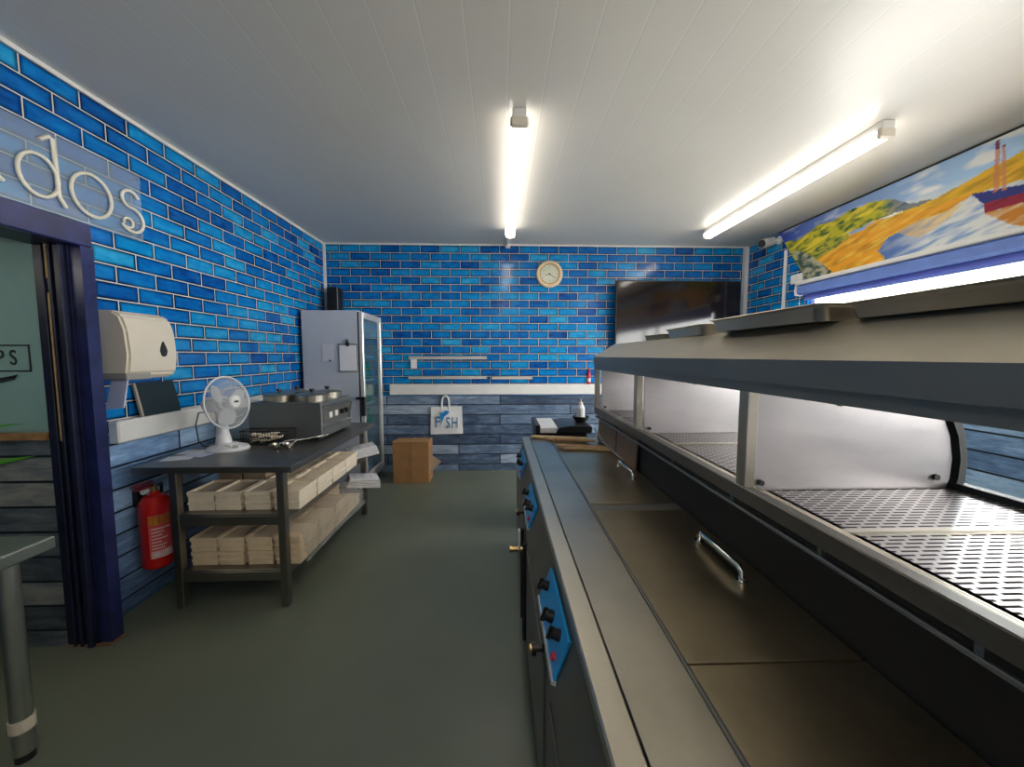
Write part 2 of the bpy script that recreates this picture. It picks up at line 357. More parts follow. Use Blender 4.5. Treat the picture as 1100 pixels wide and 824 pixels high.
# roller blind
rb = thing('roller_blind', 'blue roller blind with pale cassette, rolled nearly up over the shop window', 'blind', (3.1, 1.3, 2.2))
w = B(XR - .10, XR - .002, -1.2, 3.90, 2.222, 2.262, bev=.008); w.build('top_rail', 'white', rb)
w = B(XR - .09, XR - .004, -1.19, 3.89, 2.125, 2.222, bev=.02); w.build('cassette', 'blindcase', rb)
w = B(XR - .095, XR - .0015, 3.89, 3.905, 2.12, 2.225, bev=.006).cyl((XR - .05, 3.905, 2.172), (XR - .05, 3.915, 2.172), .04); w.build('end_cap', 'white', rb)
B(XR - .035, XR - .030, -1.18, 3.84, 2.075, 2.13).build('blind_fabric', 'blind', rb)
B(XR - .045, XR - .02, -1.18, 3.84, 2.062, 2.078, bev=.004).build('bottom_bar', 'blindcase', rb)
w = MB()
for i in range(26):
    z = 2.04 - i * .034
    w.ball((XR - .06, 3.87, z), .005, seg=8)
w.tube([(XR - .06, 3.87, 2.13), (XR - .06, 3.87, 1.16)], .0015, 6); w.build('pull_chain', 'white', rb)

# mural: painted landscape panel
def mural():
    P = dict(
 trees=[(4.27, 2.76), (3.95, 2.72), (3.75, 2.79), (3.55, 2.77), (3.41, 2.81), (3.17, 2.795), (3.02, 2.754), (2.9, 2.666), (2.74, 2.637), (2.75, 2.6), (3.01, 2.64), (3.14, 2.633), (3.39, 2.608), (3.75, 2.572), (3.9, 2.402), (4.2, 2.5)],
 hill=[(2.79, 2.623), (2.6, 2.654), (2.42, 2.707), (2.26, 2.729), (1.6, 2.80), (1.6, 2.5), (2.25, 2.535), (2.51, 2.581), (2.82, 2.559), (3.11, 2.603), (2.97, 2.625)],
 sand=[(3.46, 2.538), (3.14, 2.633), (2.82, 2.588), (2.51, 2.581), (2.46, 2.512), (2.81, 2.52), (3.04, 2.455), (3.11, 2.33), (3.02, 2.203), (3.73, 2.22), (3.9, 2.402)],
 water=[(3.11, 2.371), (3.04, 2.455), (2.89, 2.506), (2.65, 2.516), (2.51, 2.572), (1.5, 2.50), (-1, 2.5), (-1, 2.2), (3.02, 2.2)],
 gold=[(3.0, 2.484), (2.89, 2.516), (2.65, 2.525), (2.5, 2.546), (2.62, 2.468), (2.81, 2.384)],
 beam=[(2.52, 2.565), (2.42, 2.546), (2.43, 2.485), (2.64, 2.443)],
 boatb=[(2.51, 2.578), (2.25, 2.527), (1.4, 2.55), (1.4, 2.44), (2.25, 2.48), (2.44, 2.487)],
 boatr=[(2.44, 2.487), (2.25, 2.48), (1.4, 2.44), (1.42, 2.38), (2.24, 2.418), (2.43, 2.426)],
 refl=[(2.43, 2.426), (2.24, 2.418), (1.5, 2.38), (1.6, 2.28), (2.23, 2.27), (2.36, 2.361)],
 m1=[(2.405, 2.86), (2.385, 2.86), (2.365, 2.54), (2.395, 2.54)], m2=[(2.37, 2.815), (2.355, 2.815), (2.33, 2.53), (2.352, 2.53)],
 rock=[(4.06, 2.63), (3.85, 2.546), (3.56, 2.3), (3.64, 2.218), (3.83, 2.24)])
    C = dict(hill=(.80, .45, .03), sand=(.80, .36, .03), water=(.30, .46, .66), gold=(.82, .50, .06), beam=(.85, .82, .72), boatb=(.03, .04, .20), boatr=(.30, .02, .05), refl=(.55, .20, .04), m1=(.62, .20, .10), m2=(.60, .22, .12), rock=(.28, .30, .20))
    def inside(p, y, z):
        r = False; n = len(p)
        for i in range(n):
            (a, b), (c, d) = p[i], p[i - 1]
            if (b > z) != (d > z) and y < (c - a) * (z - b) / (d - b) + a: r = not r
        return r
    def nz(x, y, s, k=0): return noise.noise(Vector((x * s, y * s, k))) + .5 * noise.noise(Vector((x * s * 2.1, y * s * 2.1, k + 3))) + .25 * noise.noise(Vector((x * s * 4.3, y * s * 4.3, k + 7)))
    def col(y, z):
        jy = y + .022 * nz(y, z, 9) ; jz = z + .010 * nz(y, z, 12, 5)
        t = max(0, min(1, (y - 2.4) / 1.9))
        c = Vector((.42, .62, .85)).lerp(Vector((.02, .05, .42)), t ** 1.1)
        c = c.lerp(Vector((.85, .85, .84)), max(0, min(1, (2.4 * nz(y * .7, z * 2, 4, 2) + .05) * (1.2 - t))))
        if z < 2.70 and y < 3: c = c.lerp(Vector((.88, .82, .60)), max(0, min(1, (2.72 - z) * 6)))
        if z < 2.585: c = Vector((.80, .42, .05)).lerp(Vector((.5, .2, .02)), max(0, min(1, .3 + nz(y, z * 5 + y, 5, 3))))
        hit = z < 2.585 and y < 3.4
        for k, p in P.items():
            q = (jy, jz) if k not in ('m1', 'm2', 'boatb', 'boatr') else (y + .004 * nz(y, z, 60), z + .003 * nz(y, z, 40))
            if inside(p, *q):
                s = nz(y * 1.0 + z * .8, z * 4 + y * .8, 5, 9)
                if k == 'trees':
                    s2 = nz(y * 1.2 + z, z * 2.6 - y * .5, 6, 4)
                    c = Vector((.50, .46, .03)).lerp(Vector((.05, .13, .04)), max(0, min(1, .35 + 1.6 * s2)))
                    c = c.lerp(Vector((.80, .62, .06)), max(0, min(1, s * 2.2)))
                    c = c.lerp(Vector((.08, .12, .30)), .7 * max(0, min(1, (3.12 - y) * 8)))
                elif k == 'water':
                    c = Vector((.20, .34, .60)).lerp(Vector((.74, .76, .74)), max(0, min(1, .5 + 1.5 * s + (2.9 - y) * .6)))
                    c = c.lerp(Vector((.06, .14, .42)), .75 * max(0, min(1, (y - 2.75) * 4)))
                elif k == 'rock': c = Vector((.45, .42, .30)).lerp(Vector((.05, .10, .09)), max(0, min(1, .5 + 1.8 * nz(y * 1.2, z * 2, 9, 6))))
                elif k == 'boatb':
                    c = Vector(C[k])
                elif k == 'refl':
                    c = Vector((.58, .22, .03)).lerp(Vector((.75, .62, .40)), max(0, min(1, .2 + 2 * s)))
                elif k == 'm1' or k == 'm2':
                    c = c.lerp(Vector(C[k]), .75)
                    if z > 2.80: c = Vector((.25, .06, .12))
                elif k in ('gold', 'beam'): c = c.lerp(Vector(C[k]), .55 + .3 * max(-1, min(1, s)))
                else:
                    c = Vector(C[k]).lerp(Vector(C[k]) * .6, max(0, min(1, .15 + 1.3 * s)))
                    if k == 'sand': c = c.lerp(Vector((.85, .55, .08)), max(0, min(1, 1.5 * nz(y * 1, z * 5 + y * 1.2, 5, 3))))
                hit = True
        if not hit and z < 2.6 and y > 3.4:
            s = nz(y * 1.0, z * 3.0, 13, 7); c = Vector((.46, .40, .05)).lerp(Vector((.06, .14, .05)), max(0, min(1, .4 + 1.8 * s)))
        return c
    b = bmesh.new(); ny, nzz = 760, 96; G = []
    for i in range(ny + 1):
        row = []
        for j in range(nzz + 1):
            v = j / nzz; yl = 3.848 + (4.278 - 3.848) * v; y = yl + (-1.0 - yl) * ((i / ny) ** 1.25); z = 2.275 + (2.882 - 2.275) * v
            row.append(b.verts.new((XR - .015, y, z)))
        G.append(row)
    for i in range(ny):
        for j in range(nzz): b.faces.new((G[i][j], G[i][j + 1], G[i + 1][j + 1], G[i + 1][j]))
    cols = [(v.co.y, v.co.z) for v in b.verts]
    me = bpy.data.meshes.new('painting'); b.to_mesh(me); b.free()
    at_ = me.color_attributes.new('paint', 'FLOAT_COLOR', 'POINT')
    flatc = []
    for y, z in cols:
        c = col(y, z); flatc += [max(0, c.x), max(0, c.y), max(0, c.z), 1]
    at_.data.foreach_set('color', flatc)
    a = N('painted_landscape'); q = a.n('ShaderNodeVertexColor', layer_name='paint'); a.p(Base_Color=q.outputs[0], Roughness=.5); a.b.inputs['Specular IOR Level'].default_value = .15
    me.materials.append(a.m)
    r = thing('landscape_mural', 'long painted mural of hills, sandy river and moored boat above the shop window', 'mural', (XR - .015, 1.6, 2.275))
    o = bpy.data.objects.new('painting', me); COL.objects.link(o); o.parent = r; o.location = -Vector(r.location)
    w = MB().prism([(3.848, 2.275), (4.278, 2.882), (-1.0, 2.882), (-1.0, 2.275)], 'x', XR - .014, XR - .001); w.build('backing_board', 'black', r)
    MB().prism([(4.27, 2.875), (4.283, 2.888), (-1.0, 2.888), (-1.0, 2.875)], 'x', XR - .020, XR - .001).build('edge_strip', 'black', r)
mural()
# conduit + switch + camera on right wall
tag(B(XR - .022, XR - .001, 4.14, 4.175, 1.14, 2.66, bev=.004).build('cable_conduit', 'white', org=(XR - .01, 4.16, 1.14)), 'white vertical cable conduit on the tiled right wall under the camera', 'conduit')
sw = thing('switch_box', 'small white wall switch box between the conduit and the mural edge', 'switch', (XR, 3.97, 2.32))
B(XR - .03, XR - .001, 3.90, 4.05, 2.265, 2.36, bev=.005).build('switch_plate', 'white', sw); B(XR - .036, XR - .03, 3.955, 3.99, 2.30, 2.33, bev=.002).build('rocker', 'white', sw)
cc = thing('security_camera', 'white bullet security camera high in the right corner by the mural', 'camera', (XR, 4.32, 2.80))
MB().cyl((XR - .001, 4.27, 2.80), (XR - .02, 4.27, 2.80), .045).build('mount_plate', 'white', cc)
MB().tube([(XR - .02, 4.27, 2.80), (XR - .06, 4.27, 2.80), (XR - .10, 4.29, 2.79)], .014).build('bracket_arm', 'white', cc)
d = Vector((-.20, -.10, -.06)).normalized(); c0 = Vector((XR - .06, 4.31, 2.80)); c1 = c0 + d * .22
MB().cyl(c0, c1, .046).build('housing', 'white', cc); MB().cyl(c1, c1 + d * .004, .042).cyl(c1, c1 + d * .012, .02).build('lens', 'black', cc)

# ------------------------------------------------------------ ceiling lights
def batten(x, ya, yb, label):
    r = thing('fluorescent_light', label, 'ceiling light', (x, (ya + yb) / 2, ZC), 'strip lights on the ceiling')
    B(x - .04, x + .04, ya, yb, ZC - .055, ZC - .0005, bev=.006).build('casing', 'white', r)
    w = MB(); prof = [(x - .052 * math.cos(t), ZC - .055 - .05 * math.sin(t)) for t in [PI * k / 10 for k in range(11)]]
    w.prism(prof, 'y', ya + .03, yb - .03); w.build('diffuser', 'tube', r)
    for y in (ya, yb):
        s = 1 if y == ya else -1
        B(x - .054, x + .054, min(y, y + s * .03), max(y, y + s * .03), ZC - .104, ZC - .04, bev=.012).build('end_cap', 'cream', r)
batten(.115, 2.22, 4.27, 'white fluorescent strip light in the middle of the ceiling')
batten(2.30, 2.26, 4.22, 'white fluorescent strip light near the mural, on the right of the ceiling')
batten(.115, -1.35, .70, 'added unseen fluorescent strip light behind the middle one, over the near end of the room')  # added behind the camera so light reaches the near ceiling
batten(2.30, -1.35, .61, 'added unseen fluorescent strip light over the near end of the range')  # also added out of view, brightens the near end
tag(B(.085, .115, 4.27, 4.849, ZC - .02, ZC - .0005, bev=.003).box(.07, .13, 4.80, 4.849, ZC - .05, ZC - .0005, bev=.004).build('cable_trunking', 'white', org=(.1, 4.6, ZC - .02)), 'short white trunking from the middle strip light to the back wall', 'trunking')
# unseen lamp added to brighten the room beyond the doorway
lr = thing('added_room_light', 'added round lamp, out of view, in the room through the doorway', 'ceiling light', (-2.95, 1.15, 2.13))
MB().cyl((-2.95, 1.15, 2.129), (-2.95, 1.15, 2.09), .18).build('added_lamp_base', 'white', lr)
MB().lathe([(.17, 0), (.155, -.03), (.08, -.05), (0, -.055)], (-2.95, 1.15, 2.09)).build('added_lamp_diffuser', 'tube', lr)

# ------------------------------------------------------------ back wall items
ck = thing('wall_clock', 'round cream wall clock with gold ring on the tiled back wall', 'clock', (.627, YB - .006, 2.524))
cm = frontal((.627, YB - .007, 2.524))
MB().lathe([(0, .0), (.165, 0), (.168, .02), (.155, .034), (.14, .036), (.122, .028)], (0, 0, 0), 48).xf(cm).build('rim', 'clockcream', ck)
MB().lathe([(.128, .024), (.128, .033), (.114, .033), (.114, .024)], (0, 0, 0), 48).xf(cm).build('inner_ring', 'gold', ck)
MB().lathe([(.122, .02), (.122, .026), (0, .026)], (0, 0, 0), 48).xf(cm).build('face', 'clockface', ck)
for k in range(12):
    an = PI / 2 - k * PI / 6; MB().add(text_bm(str(k or 12), .026, .0005), Matrix.Translation((.092 * math.cos(an), .092 * math.sin(an), .0275))).xf(cm).build('numeral', 'fishdark', ck)
for nm, an, L, t in (('hour_hand', -162, .058, .006), ('minute_hand', -35, .088, .005)):
    an = math.radians(an); w = MB().box(-.012, L, -t / 2, t / 2, .0285, .031); w.xf(cm @ Matrix.Rotation(an, 4, 'Z')).build(nm, 'black', ck)
MB().cyl((0, 0, .028), (0, 0, .034), .010).xf(cm).build('hub', 'black', ck)

def magrail(x0, x1, z, lab):
    r = thing('knife_rack', lab, 'rack', ((x0 + x1) / 2, YB, z), 'narrow racks above the back rail')
    B(x0, x1, YB - .028, YB - .001, z - .033, z + .012, bev=.004).build('rack_bar', 'steel', r)
    B(x0 + .01, x1 - .01, YB - .034, YB - .026, z - .008, z + .001).build('magnet_strip', 'white', r)
    B(x0 + .01, x1 - .01, YB - .034, YB - .026, z - .027, z - .016).build('magnet_strip', 'white', r)
magrail(-1.16, -.165, 1.483, 'long pale magnetic rack, upper of the pair on the back wall')
magrail(-1.17, -.165, 1.233, 'long pale magnetic rack, lower one just above the white rail')
magrail(-.11, .42, 1.228, 'short pale magnetic rack beside the lower long one')
tag(B(-1.125, -1.05, YB - .040, YB - .036, 1.34, 1.45).build('paper_tag', 'paper', org=(-1.09, YB - .038, 1.34)), 'small white paper tag hanging at the left end of the upper rack', 'tag')

tv = thing('television', 'large black wall mounted flat television on the right of the back wall', 'television', (2.24, YB, 2.0))
B(1.44, 3.02, 4.70, 4.745, 1.56, 2.43, bev=.006).build('housing', 'tv_bezel', tv)
B(1.455, 3.005, 4.697, 4.701, 1.585, 2.415).build('screen', 'screen', tv)
B(2.0, 2.5, 4.745, 4.80, 1.8, 2.2, bev=.01).box(2.1, 2.4, 4.80, YB - .0005, 1.85, 2.15).build('wall_bracket', 'black', tv)

bg = thing('tote_bag', 'white canvas tote bag with blue FISH lettering hanging from the back rail', 'bag', (-.69, YB - .03, .49))
w = MB(); nx, nzz = 14, 14; b = bmesh.new(); F, R_ = [], []
for i in range(nx + 1):
    f, g = [], []
    for j in range(nzz + 1):
        u, v = i / nx, j / nzz; x = -.885 + .395 * u + .012 * (v - .5) * 0; z = .49 + .355 * v + .008 * (u - .5)
        x += .010 * (1 - v) * (u - .5) * 2
        puff = .016 * math.sin(PI * u) * math.sin(PI * min(1, v * 1.1 + .0)) + .003 * math.sin(9 * u + 5 * v)
        f.append(b.verts.new((x, YB - .022 - abs(puff), z))); g.append(b.verts.new((x, YB - .012, z)))
    F.append(f); R_.append(g)
for G_ in (F, R_):
    for i in range(nx):
        for j in range(nzz): b.faces.new((G_[i][j], G_[i + 1][j], G_[i + 1][j + 1], G_[i][j + 1]))
for i in range(nx):
    for j in (0, nzz): b.faces.new((F[i][j], F[i + 1][j], R_[i + 1][j], R_[i][j]))
for j in range(nzz):
    for i in (0, nx): b.faces.new((F[i][j], F[i][j + 1], R_[i][j + 1], R_[i][j]))
w.add(b).build('bag_body', 'canvas', bg)
pts = [(-.70 + .045 * math.cos(t), YB - .02, .90 + .085 * math.sin(t)) for t in [PI * k / 14 for k in range(15)]]
pts = [(pts[0][0] + .004, YB - .02, .80)] + pts + [(pts[-1][0] - .004, YB - .02, .80)]
MB().tube(pts, .012, 8).build('handle', 'canvas', bg)
yt = YB - .043
for ch, x, z, q in (('F', -.80, .645, .80), ('S', -.668, .635, .62), ('H', -.58, .635, .62)): MB().add(text_bm(ch, .20, .002, q), frontal((x, yt, z))).build('letter', 'fishdark', bg)
fp = [(-.775, .72), (-.765, .75), (-.77, .785), (-.74, .765), (-.70, .80), (-.665, .795), (-.65, .775), (-.68, .745), (-.715, .72), (-.73, .68), (-.745, .64), (-.765, .60), (-.75, .655), (-.758, .69)]
MB().prism(fp, 'y', yt - .003, yt + .002).build('fish_print', 'fishblue', bg)

bx = thing('cardboard_box', 'brown cardboard box standing on the floor against the back wall by the fridge', 'box', (-1.05, 4.5, 0))
B(-1.255, -.835, 4.37, 4.62, .001, .49, bev=.004).build('carton', 'card', bx)
MB().prism([(-.84, .33), (-.70, .24), (-.84, .10)], 'y', 4.44, 4.446).build('open_flap', 'cardpale', bx)
B(-1.06, -1.03, 4.366, 4.625, .0, .494).build('tape', flat('tan_tape', (.36, .19, .08), .3), bx)
B(-1.26, -.83, 4.36, 4.49, .488, .496, bev=.001).build('top_flap', 'card', bx)

# ------------------------------------------------------------ fridge
fr = thing('glass_door_fridge', 'tall white upright fridge with glass door in the back left corner', 'fridge', (-1.8, 4.5, 0))
x0, x1, y0, y1 = -2.13, -1.53, 4.15, 4.80
B(x0, x1, y0, y0 + .03, .05, 1.985, bev=.004).build('side_panel', 'fridge', fr)
B(x0, x1, y1 - .03, y1, .05, 1.985, bev=.004).build('side_panel', 'fridge', fr)
B(x0, x0 + .03, y0 + .03, y1 - .03, .05, 1.985).build('back_panel', 'interior', fr)
B(x0 + .03, x1, y0 + .03, y1 - .03, 1.70, 1.985).build('top_panel', 'fridge', fr)
B(x0 + .03, x1, y0 + .03, y1 - .03, .05, .30).build('base_panel', 'fridge', fr)
for z in (.62, .92, 1.2, 1.48): B(x0 + .05, x1 - .04, y0 + .03, y1 - .03, z, z + .012).build('shelf', 'white', fr)
for (a, b_) in ((y0 + .005, y0 + .05), (y1 - .05, y1 - .005)): B(x1 + .004, x1 + .05, a, b_, .08, 1.97, bev=.006).build('door_stile', 'silver', fr)
for (a, b_) in ((.08, .17), (1.90, 1.97)): B(x1 + .004, x1 + .05, y0 + .05, y1 - .05, a, b_, bev=.006).build('door_rail', 'silver', fr)
B(x1 + .022, x1 + .030, y0 + .04, y1 - .04, .16, 1.91).build('door_glass', 'fglass', fr)
B(x1 - .005, x1 + .006, y0 + .0, y0 + .03, .08, 1.97).build('door_seal', 'black', fr)
w = B(x1 - .04, x1 + .062, y0 - .025, y0 + .002, 1.02, 1.05, bev=.006).box(x1 + .02, x1 + .062, y0 - .025, y0 + .012, .84, 1.05, bev=.006); w.build('door_handle', 'black', fr)
for x in (x0 + .06, x1 - .06):
    for y in (y0 + .06, y1 - .06): MB().cyl((x, y, 0), (x, y, .051), .02).build('foot', 'black', fr)
bot = MB().lathe([(0, 0), (.032, 0), (.034, .01), (.034, .13), (.014, .18), (.014, .215), (0, .215)], (0, 0, 0), 16).build('green_bottle', 'greenglass', org=(0, 0, 0))
k = 0
for z in (.634, .934, 1.214):
    for y in (4.25, 4.34, 4.43, 4.52, 4.61, 4.70):
        o = bot if k == 0 else bot.copy()
        if k: COL.objects.link(o)
        o.location = (x1 - .10, y, z); tag(o, f'green bottle on the {dict([(.634, "lowest"), (.934, "middle"), (1.214, "upper")])[z]} stocked fridge shelf, {["nearest", "second", "third", "fourth", "fifth", "farthest"][round((y - 4.25) / .09)]} from the clipboard side', 'bottle', 'bottles in the fridge'); k += 1
cb = thing('clipboard', 'white clipboard with sheets of paper hanging on the fridge side', 'clipboard', (-1.63, 4.145, 1.33))
B(-1.745, -1.535, 4.141, 4.1485, 1.32, 1.63, bev=.002).build('board', flat('board_grey', (.25, .24, .22), .5), cb)
B(-1.73, -1.55, 4.137, 4.1405, 1.345, 1.61).build('sheet', 'paper', cb); B(-1.73, -1.55, 4.132, 4.136, 1.335, 1.36).build('sheet', 'paper', cb)
MB().box(-1.66, -1.62, 4.130, 4.14, 1.60, 1.645, bev=.003).cyl((-1.64, 4.134, 1.645), (-1.64, 4.134, 1.675), .01).build('clip', 'black', cb)
nt = thing('pinned_note', 'small pale note held by a dark magnet beside the clipboard on the fridge', 'note', (-1.85, 4.147, 1.5))
B(-1.915, -1.80, 4.1445, 4.1485, 1.44, 1.62).build('note_sheet', flat('pale_note', (.60, .60, .66), .6), nt); MB().cyl((-1.835, 4.1435, 1.445), (-1.835, 4.139, 1.445), .010).build('magnet', 'black', nt)
sp = thing('loudspeaker', 'small black loudspeaker standing above the fridge in the corner', 'speaker', (-2.0, 4.72, 1.986))
B(-2.07, -1.94, 4.64, 4.80, 1.986, 2.32, bev=.008).build('cabinet', 'black', sp)
w = MB().cyl((-2.005, 4.639, 2.08), (-2.005, 4.634, 2.08), .045).cyl((-2.005, 4.639, 2.21), (-2.005, 4.634, 2.21), .045); w.build('driver', 'soot', sp)

# ------------------------------------------------------------ left wall items
def tr(pts, r=.008): return MB().tube(pts, r, 8)
sg = thing('acrylic_sign', 'clear acrylic sign with thin cream curly letters on the tiles above the doorway', 'sign', (XL, 1.8, 2.2))
B(XL + .030, XL + .036, .9, 2.40, 2.18, 2.56).build('acrylic_sheet', 'acrylic', sg)
for y in (1.0, 2.37):
    for z in (2.21, 2.53): MB().cyl((XL, y, z), (XL + .045, y, z), .007).build('standoff', 'chrome', sg)
SX = XL + .047
def arc(cy, cz, ry, rz, a0, a1, n=24, tilt=0): return [(SX, cy + ry * math.cos(math.radians(a0 + (a1 - a0) * k / n)), cz + rz * math.sin(math.radians(a0 + (a1 - a0) * k / n))) for k in range(n + 1)]
dm = MB().tube(arc(1.882, 2.335, .078, .095, 0, 360)[:-1], .0085, 8, True)
dm.tube([(SX, 1.895, 2.50), (SX, 1.935, 2.535), (SX, 1.95, 2.53), (SX, 1.955, 2.40), (SX, 1.958, 2.27), (SX, 1.985, 2.225)], .0095, 8)
dm.build('letter', 'signcream', sg, 'cream letter d')
MB().tube(arc(2.112, 2.335, .098, .107, 0, 360)[:-1], .009, 8, True).build('letter', 'signcream', sg, 'cream letter o')
s_ = arc(2.322, 2.40, .050, .048, 20, 270, 16) + arc(2.322, 2.285, .070, .068, 90, -150, 16)
MB().tube(s_, .0085, 8).tube(arc(2.300, 2.262, .028, .026, 200, -120, 12), .007, 8).build('letter', 'signcream', sg, 'cream letter s')
MB().tube([(SX, 1.54, 2.24), (SX, 1.54, 2.42)] + arc(1.64, 2.36, .07, .07, 160, 0, 12) + [(SX, 1.715, 2.28), (SX, 1.75, 2.25)], .0085, 8).build('letter', 'signcream', sg, 'cream letter n')

ds = thing('towel_dispenser', 'cream plastic paper towel dispenser on the tiles beside the doorway', 'dispenser', (XL, 2.2, 1.37))
pr = [(XL, 1.372), (-2.03, 1.372), (-2.0, 1.40), (-1.985, 1.50), (-1.995, 1.64), (-2.02, 1.715), (-2.06, 1.742), (XL, 1.745)]
w = MB().prism(pr, 'y', 2.09, 2.40, bev=.012); w.build('cover', 'cream', ds)
td = [(2.30 + .022 * math.sin(t) * (1 if math.cos(t) < 0 else (1 - math.cos(t)) ** .6), 1.53 + .045 * math.cos(t) * (1.15 if math.cos(t) > 0 else .8)) for t in [2 * PI * k / 24 for k in range(24)]]
MB().prism(td, 'x', -1.992, -1.981).build('level_window', 'black', ds)
B(-2.15, -2.0, 2.084, 2.23, 1.368, 1.405, bev=.004).build('outlet', flat('grey_outlet', (.33, .32, .29), .4), ds)
w = MB().sheet([(-2.10, 1.38), (-2.115, 1.30), (-2.12, 1.22)], 'y', 2.10, 2.17, .004)
w2 = MB().prism([(-2.105, 1.385), (-2.02, 1.385), (-2.055, 1.215), (-2.15, 1.205)], 'y', 2.11, 2.118).build('paper_towel', 'tissue', ds)
w.bm.free()
tb = thing('black_tablet', 'dark flat panel leaning on the white rail under the towel dispenser', 'panel', (XL + .02, 2.45, 1.136))
MB().prism([(XL + .045, 1.137), (XL + .055, 1.137), (XL + .014, 1.335), (XL + .004, 1.335)], 'y', 2.30, 2.565).build('panel', 'slate', tb)
MB().prism([(XL + .045, 1.137), (XL + .059, 1.137), (XL + .018, 1.337), (XL + .004, 1.337)], 'y', 2.288, 2.30).build('edge', flat('pale_edge', (.45, .38, .30), .5), tb)
# extinguisher
ex = thing('fire_extinguisher', 'red fire extinguisher hanging on the plank wall beside the doorway', 'fire extinguisher', (-2.075, 2.33, .23))
MB().lathe([(0, 0), (.064, 0), (.074, .015), (.076, .04), (.076, .36), (.071, .40), (.05, .432), (.024, .44), (.024, .46), (0, .46)], (-2.075, 2.33, .23)).build('cylinder', 'red', ex)
MB().cyl((-2.075, 2.33, .685), (-2.075, 2.33, .72), .02).build('valve', 'brass', ex)
w = MB().box(-2.10, -2.07, 2.22, 2.33, .72, .732, bev=.003, mat=None).box(-2.10, -2.07, 2.21, 2.33, .745, .755, bev=.003); w.build('handle', flat('dark_red', (.25, .02, .03), .4), ex)
MB().cyl((-2.09, 2.305, .70), (-2.09, 2.275, .70), .016).build('gauge', 'white', ex)
MB().tube([(-2.09, 2.35, .705), (-2.10, 2.41, .71), (-2.12, 2.43, .65), (-2.11, 2.42, .45), (-2.10, 2.42, .33)], .009, 8).build('hose', 'black', ex)
def wrap(z0, z1, a0, a1, r=.0766):
    b = bmesh.new(); q = []
    for k in range(13):
        an = math.radians(a0 + (a1 - a0) * k / 12); q.append([b.verts.new((-2.075 + r * math.cos(an), 2.33 + r * math.sin(an), z)) for z in (z0, z1)])
    for k in range(12): b.faces.new((q[k][0], q[k + 1][0], q[k + 1][1], q[k][1]))
    m = MB(); m.add(b); return m
lb = wrap(.30, .56, -75, 10, .0766).build('label', 'redlab', ex)
wrap(.50, .555, -75, 10).build('label_band', 'yellow', lb); wrap(.30, .345, -70, 8).build('label_band', 'white', lb)
w = MB()
w = wrap(.475, .482, -66, 4, .0769)
for q in (.455, .435, .415, .395, .375, .357): w.add(wrap(q, q + .006, -66, -66 + 30 + 40 * random.random(), .0769).bm)
w.add(wrap(.31, .335, -60, -40, .0771).bm); w.build('print_lines', flat('pale_print', (.8, .72, .7), .5), lb)
B(XL, XL + .035, 2.30, 2.36, .60, .70, bev=.003).build('wall_bracket', 'black', ex)
ex.location.y -= .05; ex.location.x -= .006

# text + prints on the teal wall beyond the doorway
pn = thing('wall_print', 'black framed word print with PS lettering on the teal wall through the doorway', 'sign', (-2.6, DY1 - .012, 1.5))
yy = DY1 - .0135; PX = .065
def barx(x0, x1, z0, z1): return MB().box(x0, x1, yy, yy + .003, z0, z1)
w = barx(-3.1, -2.29, 1.547, 1.553); w.box(-3.1, -2.29, yy, yy + .003, 1.422, 1.428).box(-2.296, -2.29, yy, yy + .003, 1.422, 1.553).box(-3.1, -3.094, yy, yy + .003, 1.422, 1.553); w.build('border', 'ink', pn)
for ch, x in (('P', -2.432), ('S', -2.37)): MB().add(text_bm(ch, .105, .001, .75), frontal((x, yy + .001, 1.487))).build('letter', 'ink', pn)
w = MB().tube([(-2.65, yy, 1.37), (-2.5, yy, 1.375), (-2.39, yy, 1.395), (-2.36, yy, 1.403), (-2.375, yy, 1.388), (-2.45, yy, 1.372), (-2.6, yy, 1.35)], .005, 6)
w.tube([(-2.56, yy, 1.70), (-2.50, yy, 1.68)], .0015, 6).tube([(-2.56, yy, 1.68), (-2.50, yy, 1.72)], .0015, 6); w.build('flourish', 'ink', pn)
lf = MB().prism([(-2.75, 1.125), (-2.50, 1.140), (-2.305, 1.172), (-2.48, 1.160), (-2.75, 1.155)], 'y', yy - .03, yy - .026)
lf.prism([(-2.75, .955), (-2.50, .985), (-2.30, 1.005), (-2.46, .965), (-2.75, .93)], 'y', yy - .006, yy - .001)
tag(lf.build('green_leaf_print', 'green', org=(-2.6, yy, .9)), 'bright green leaf strokes on the wall through the doorway', 'decoration')

# ------------------------------------------------------------ pale bench at the left edge
pb = thing('steel_bench', 'pale steel bench with tubular legs at the near left edge', 'table', (-1.95, 1.0, 0))
MB().box(-2.165, -1.71, .55, 1.46, .762, .81, bev=.005).build('tabletop', 'steel_pale', pb)
for x in (-2.11, -1.775):
    for y in (.62, 1.36):
        l = MB().cyl((x, y, .03), (x, y, .762), .030).build('leg', 'steel_pale', pb)
        MB().cyl((x, y, 0), (x, y, .05), .027).build('foot', 'black', l); MB().cyl((x, y, .12), (x, y, .165), .034).build('collar', 'cream', l)

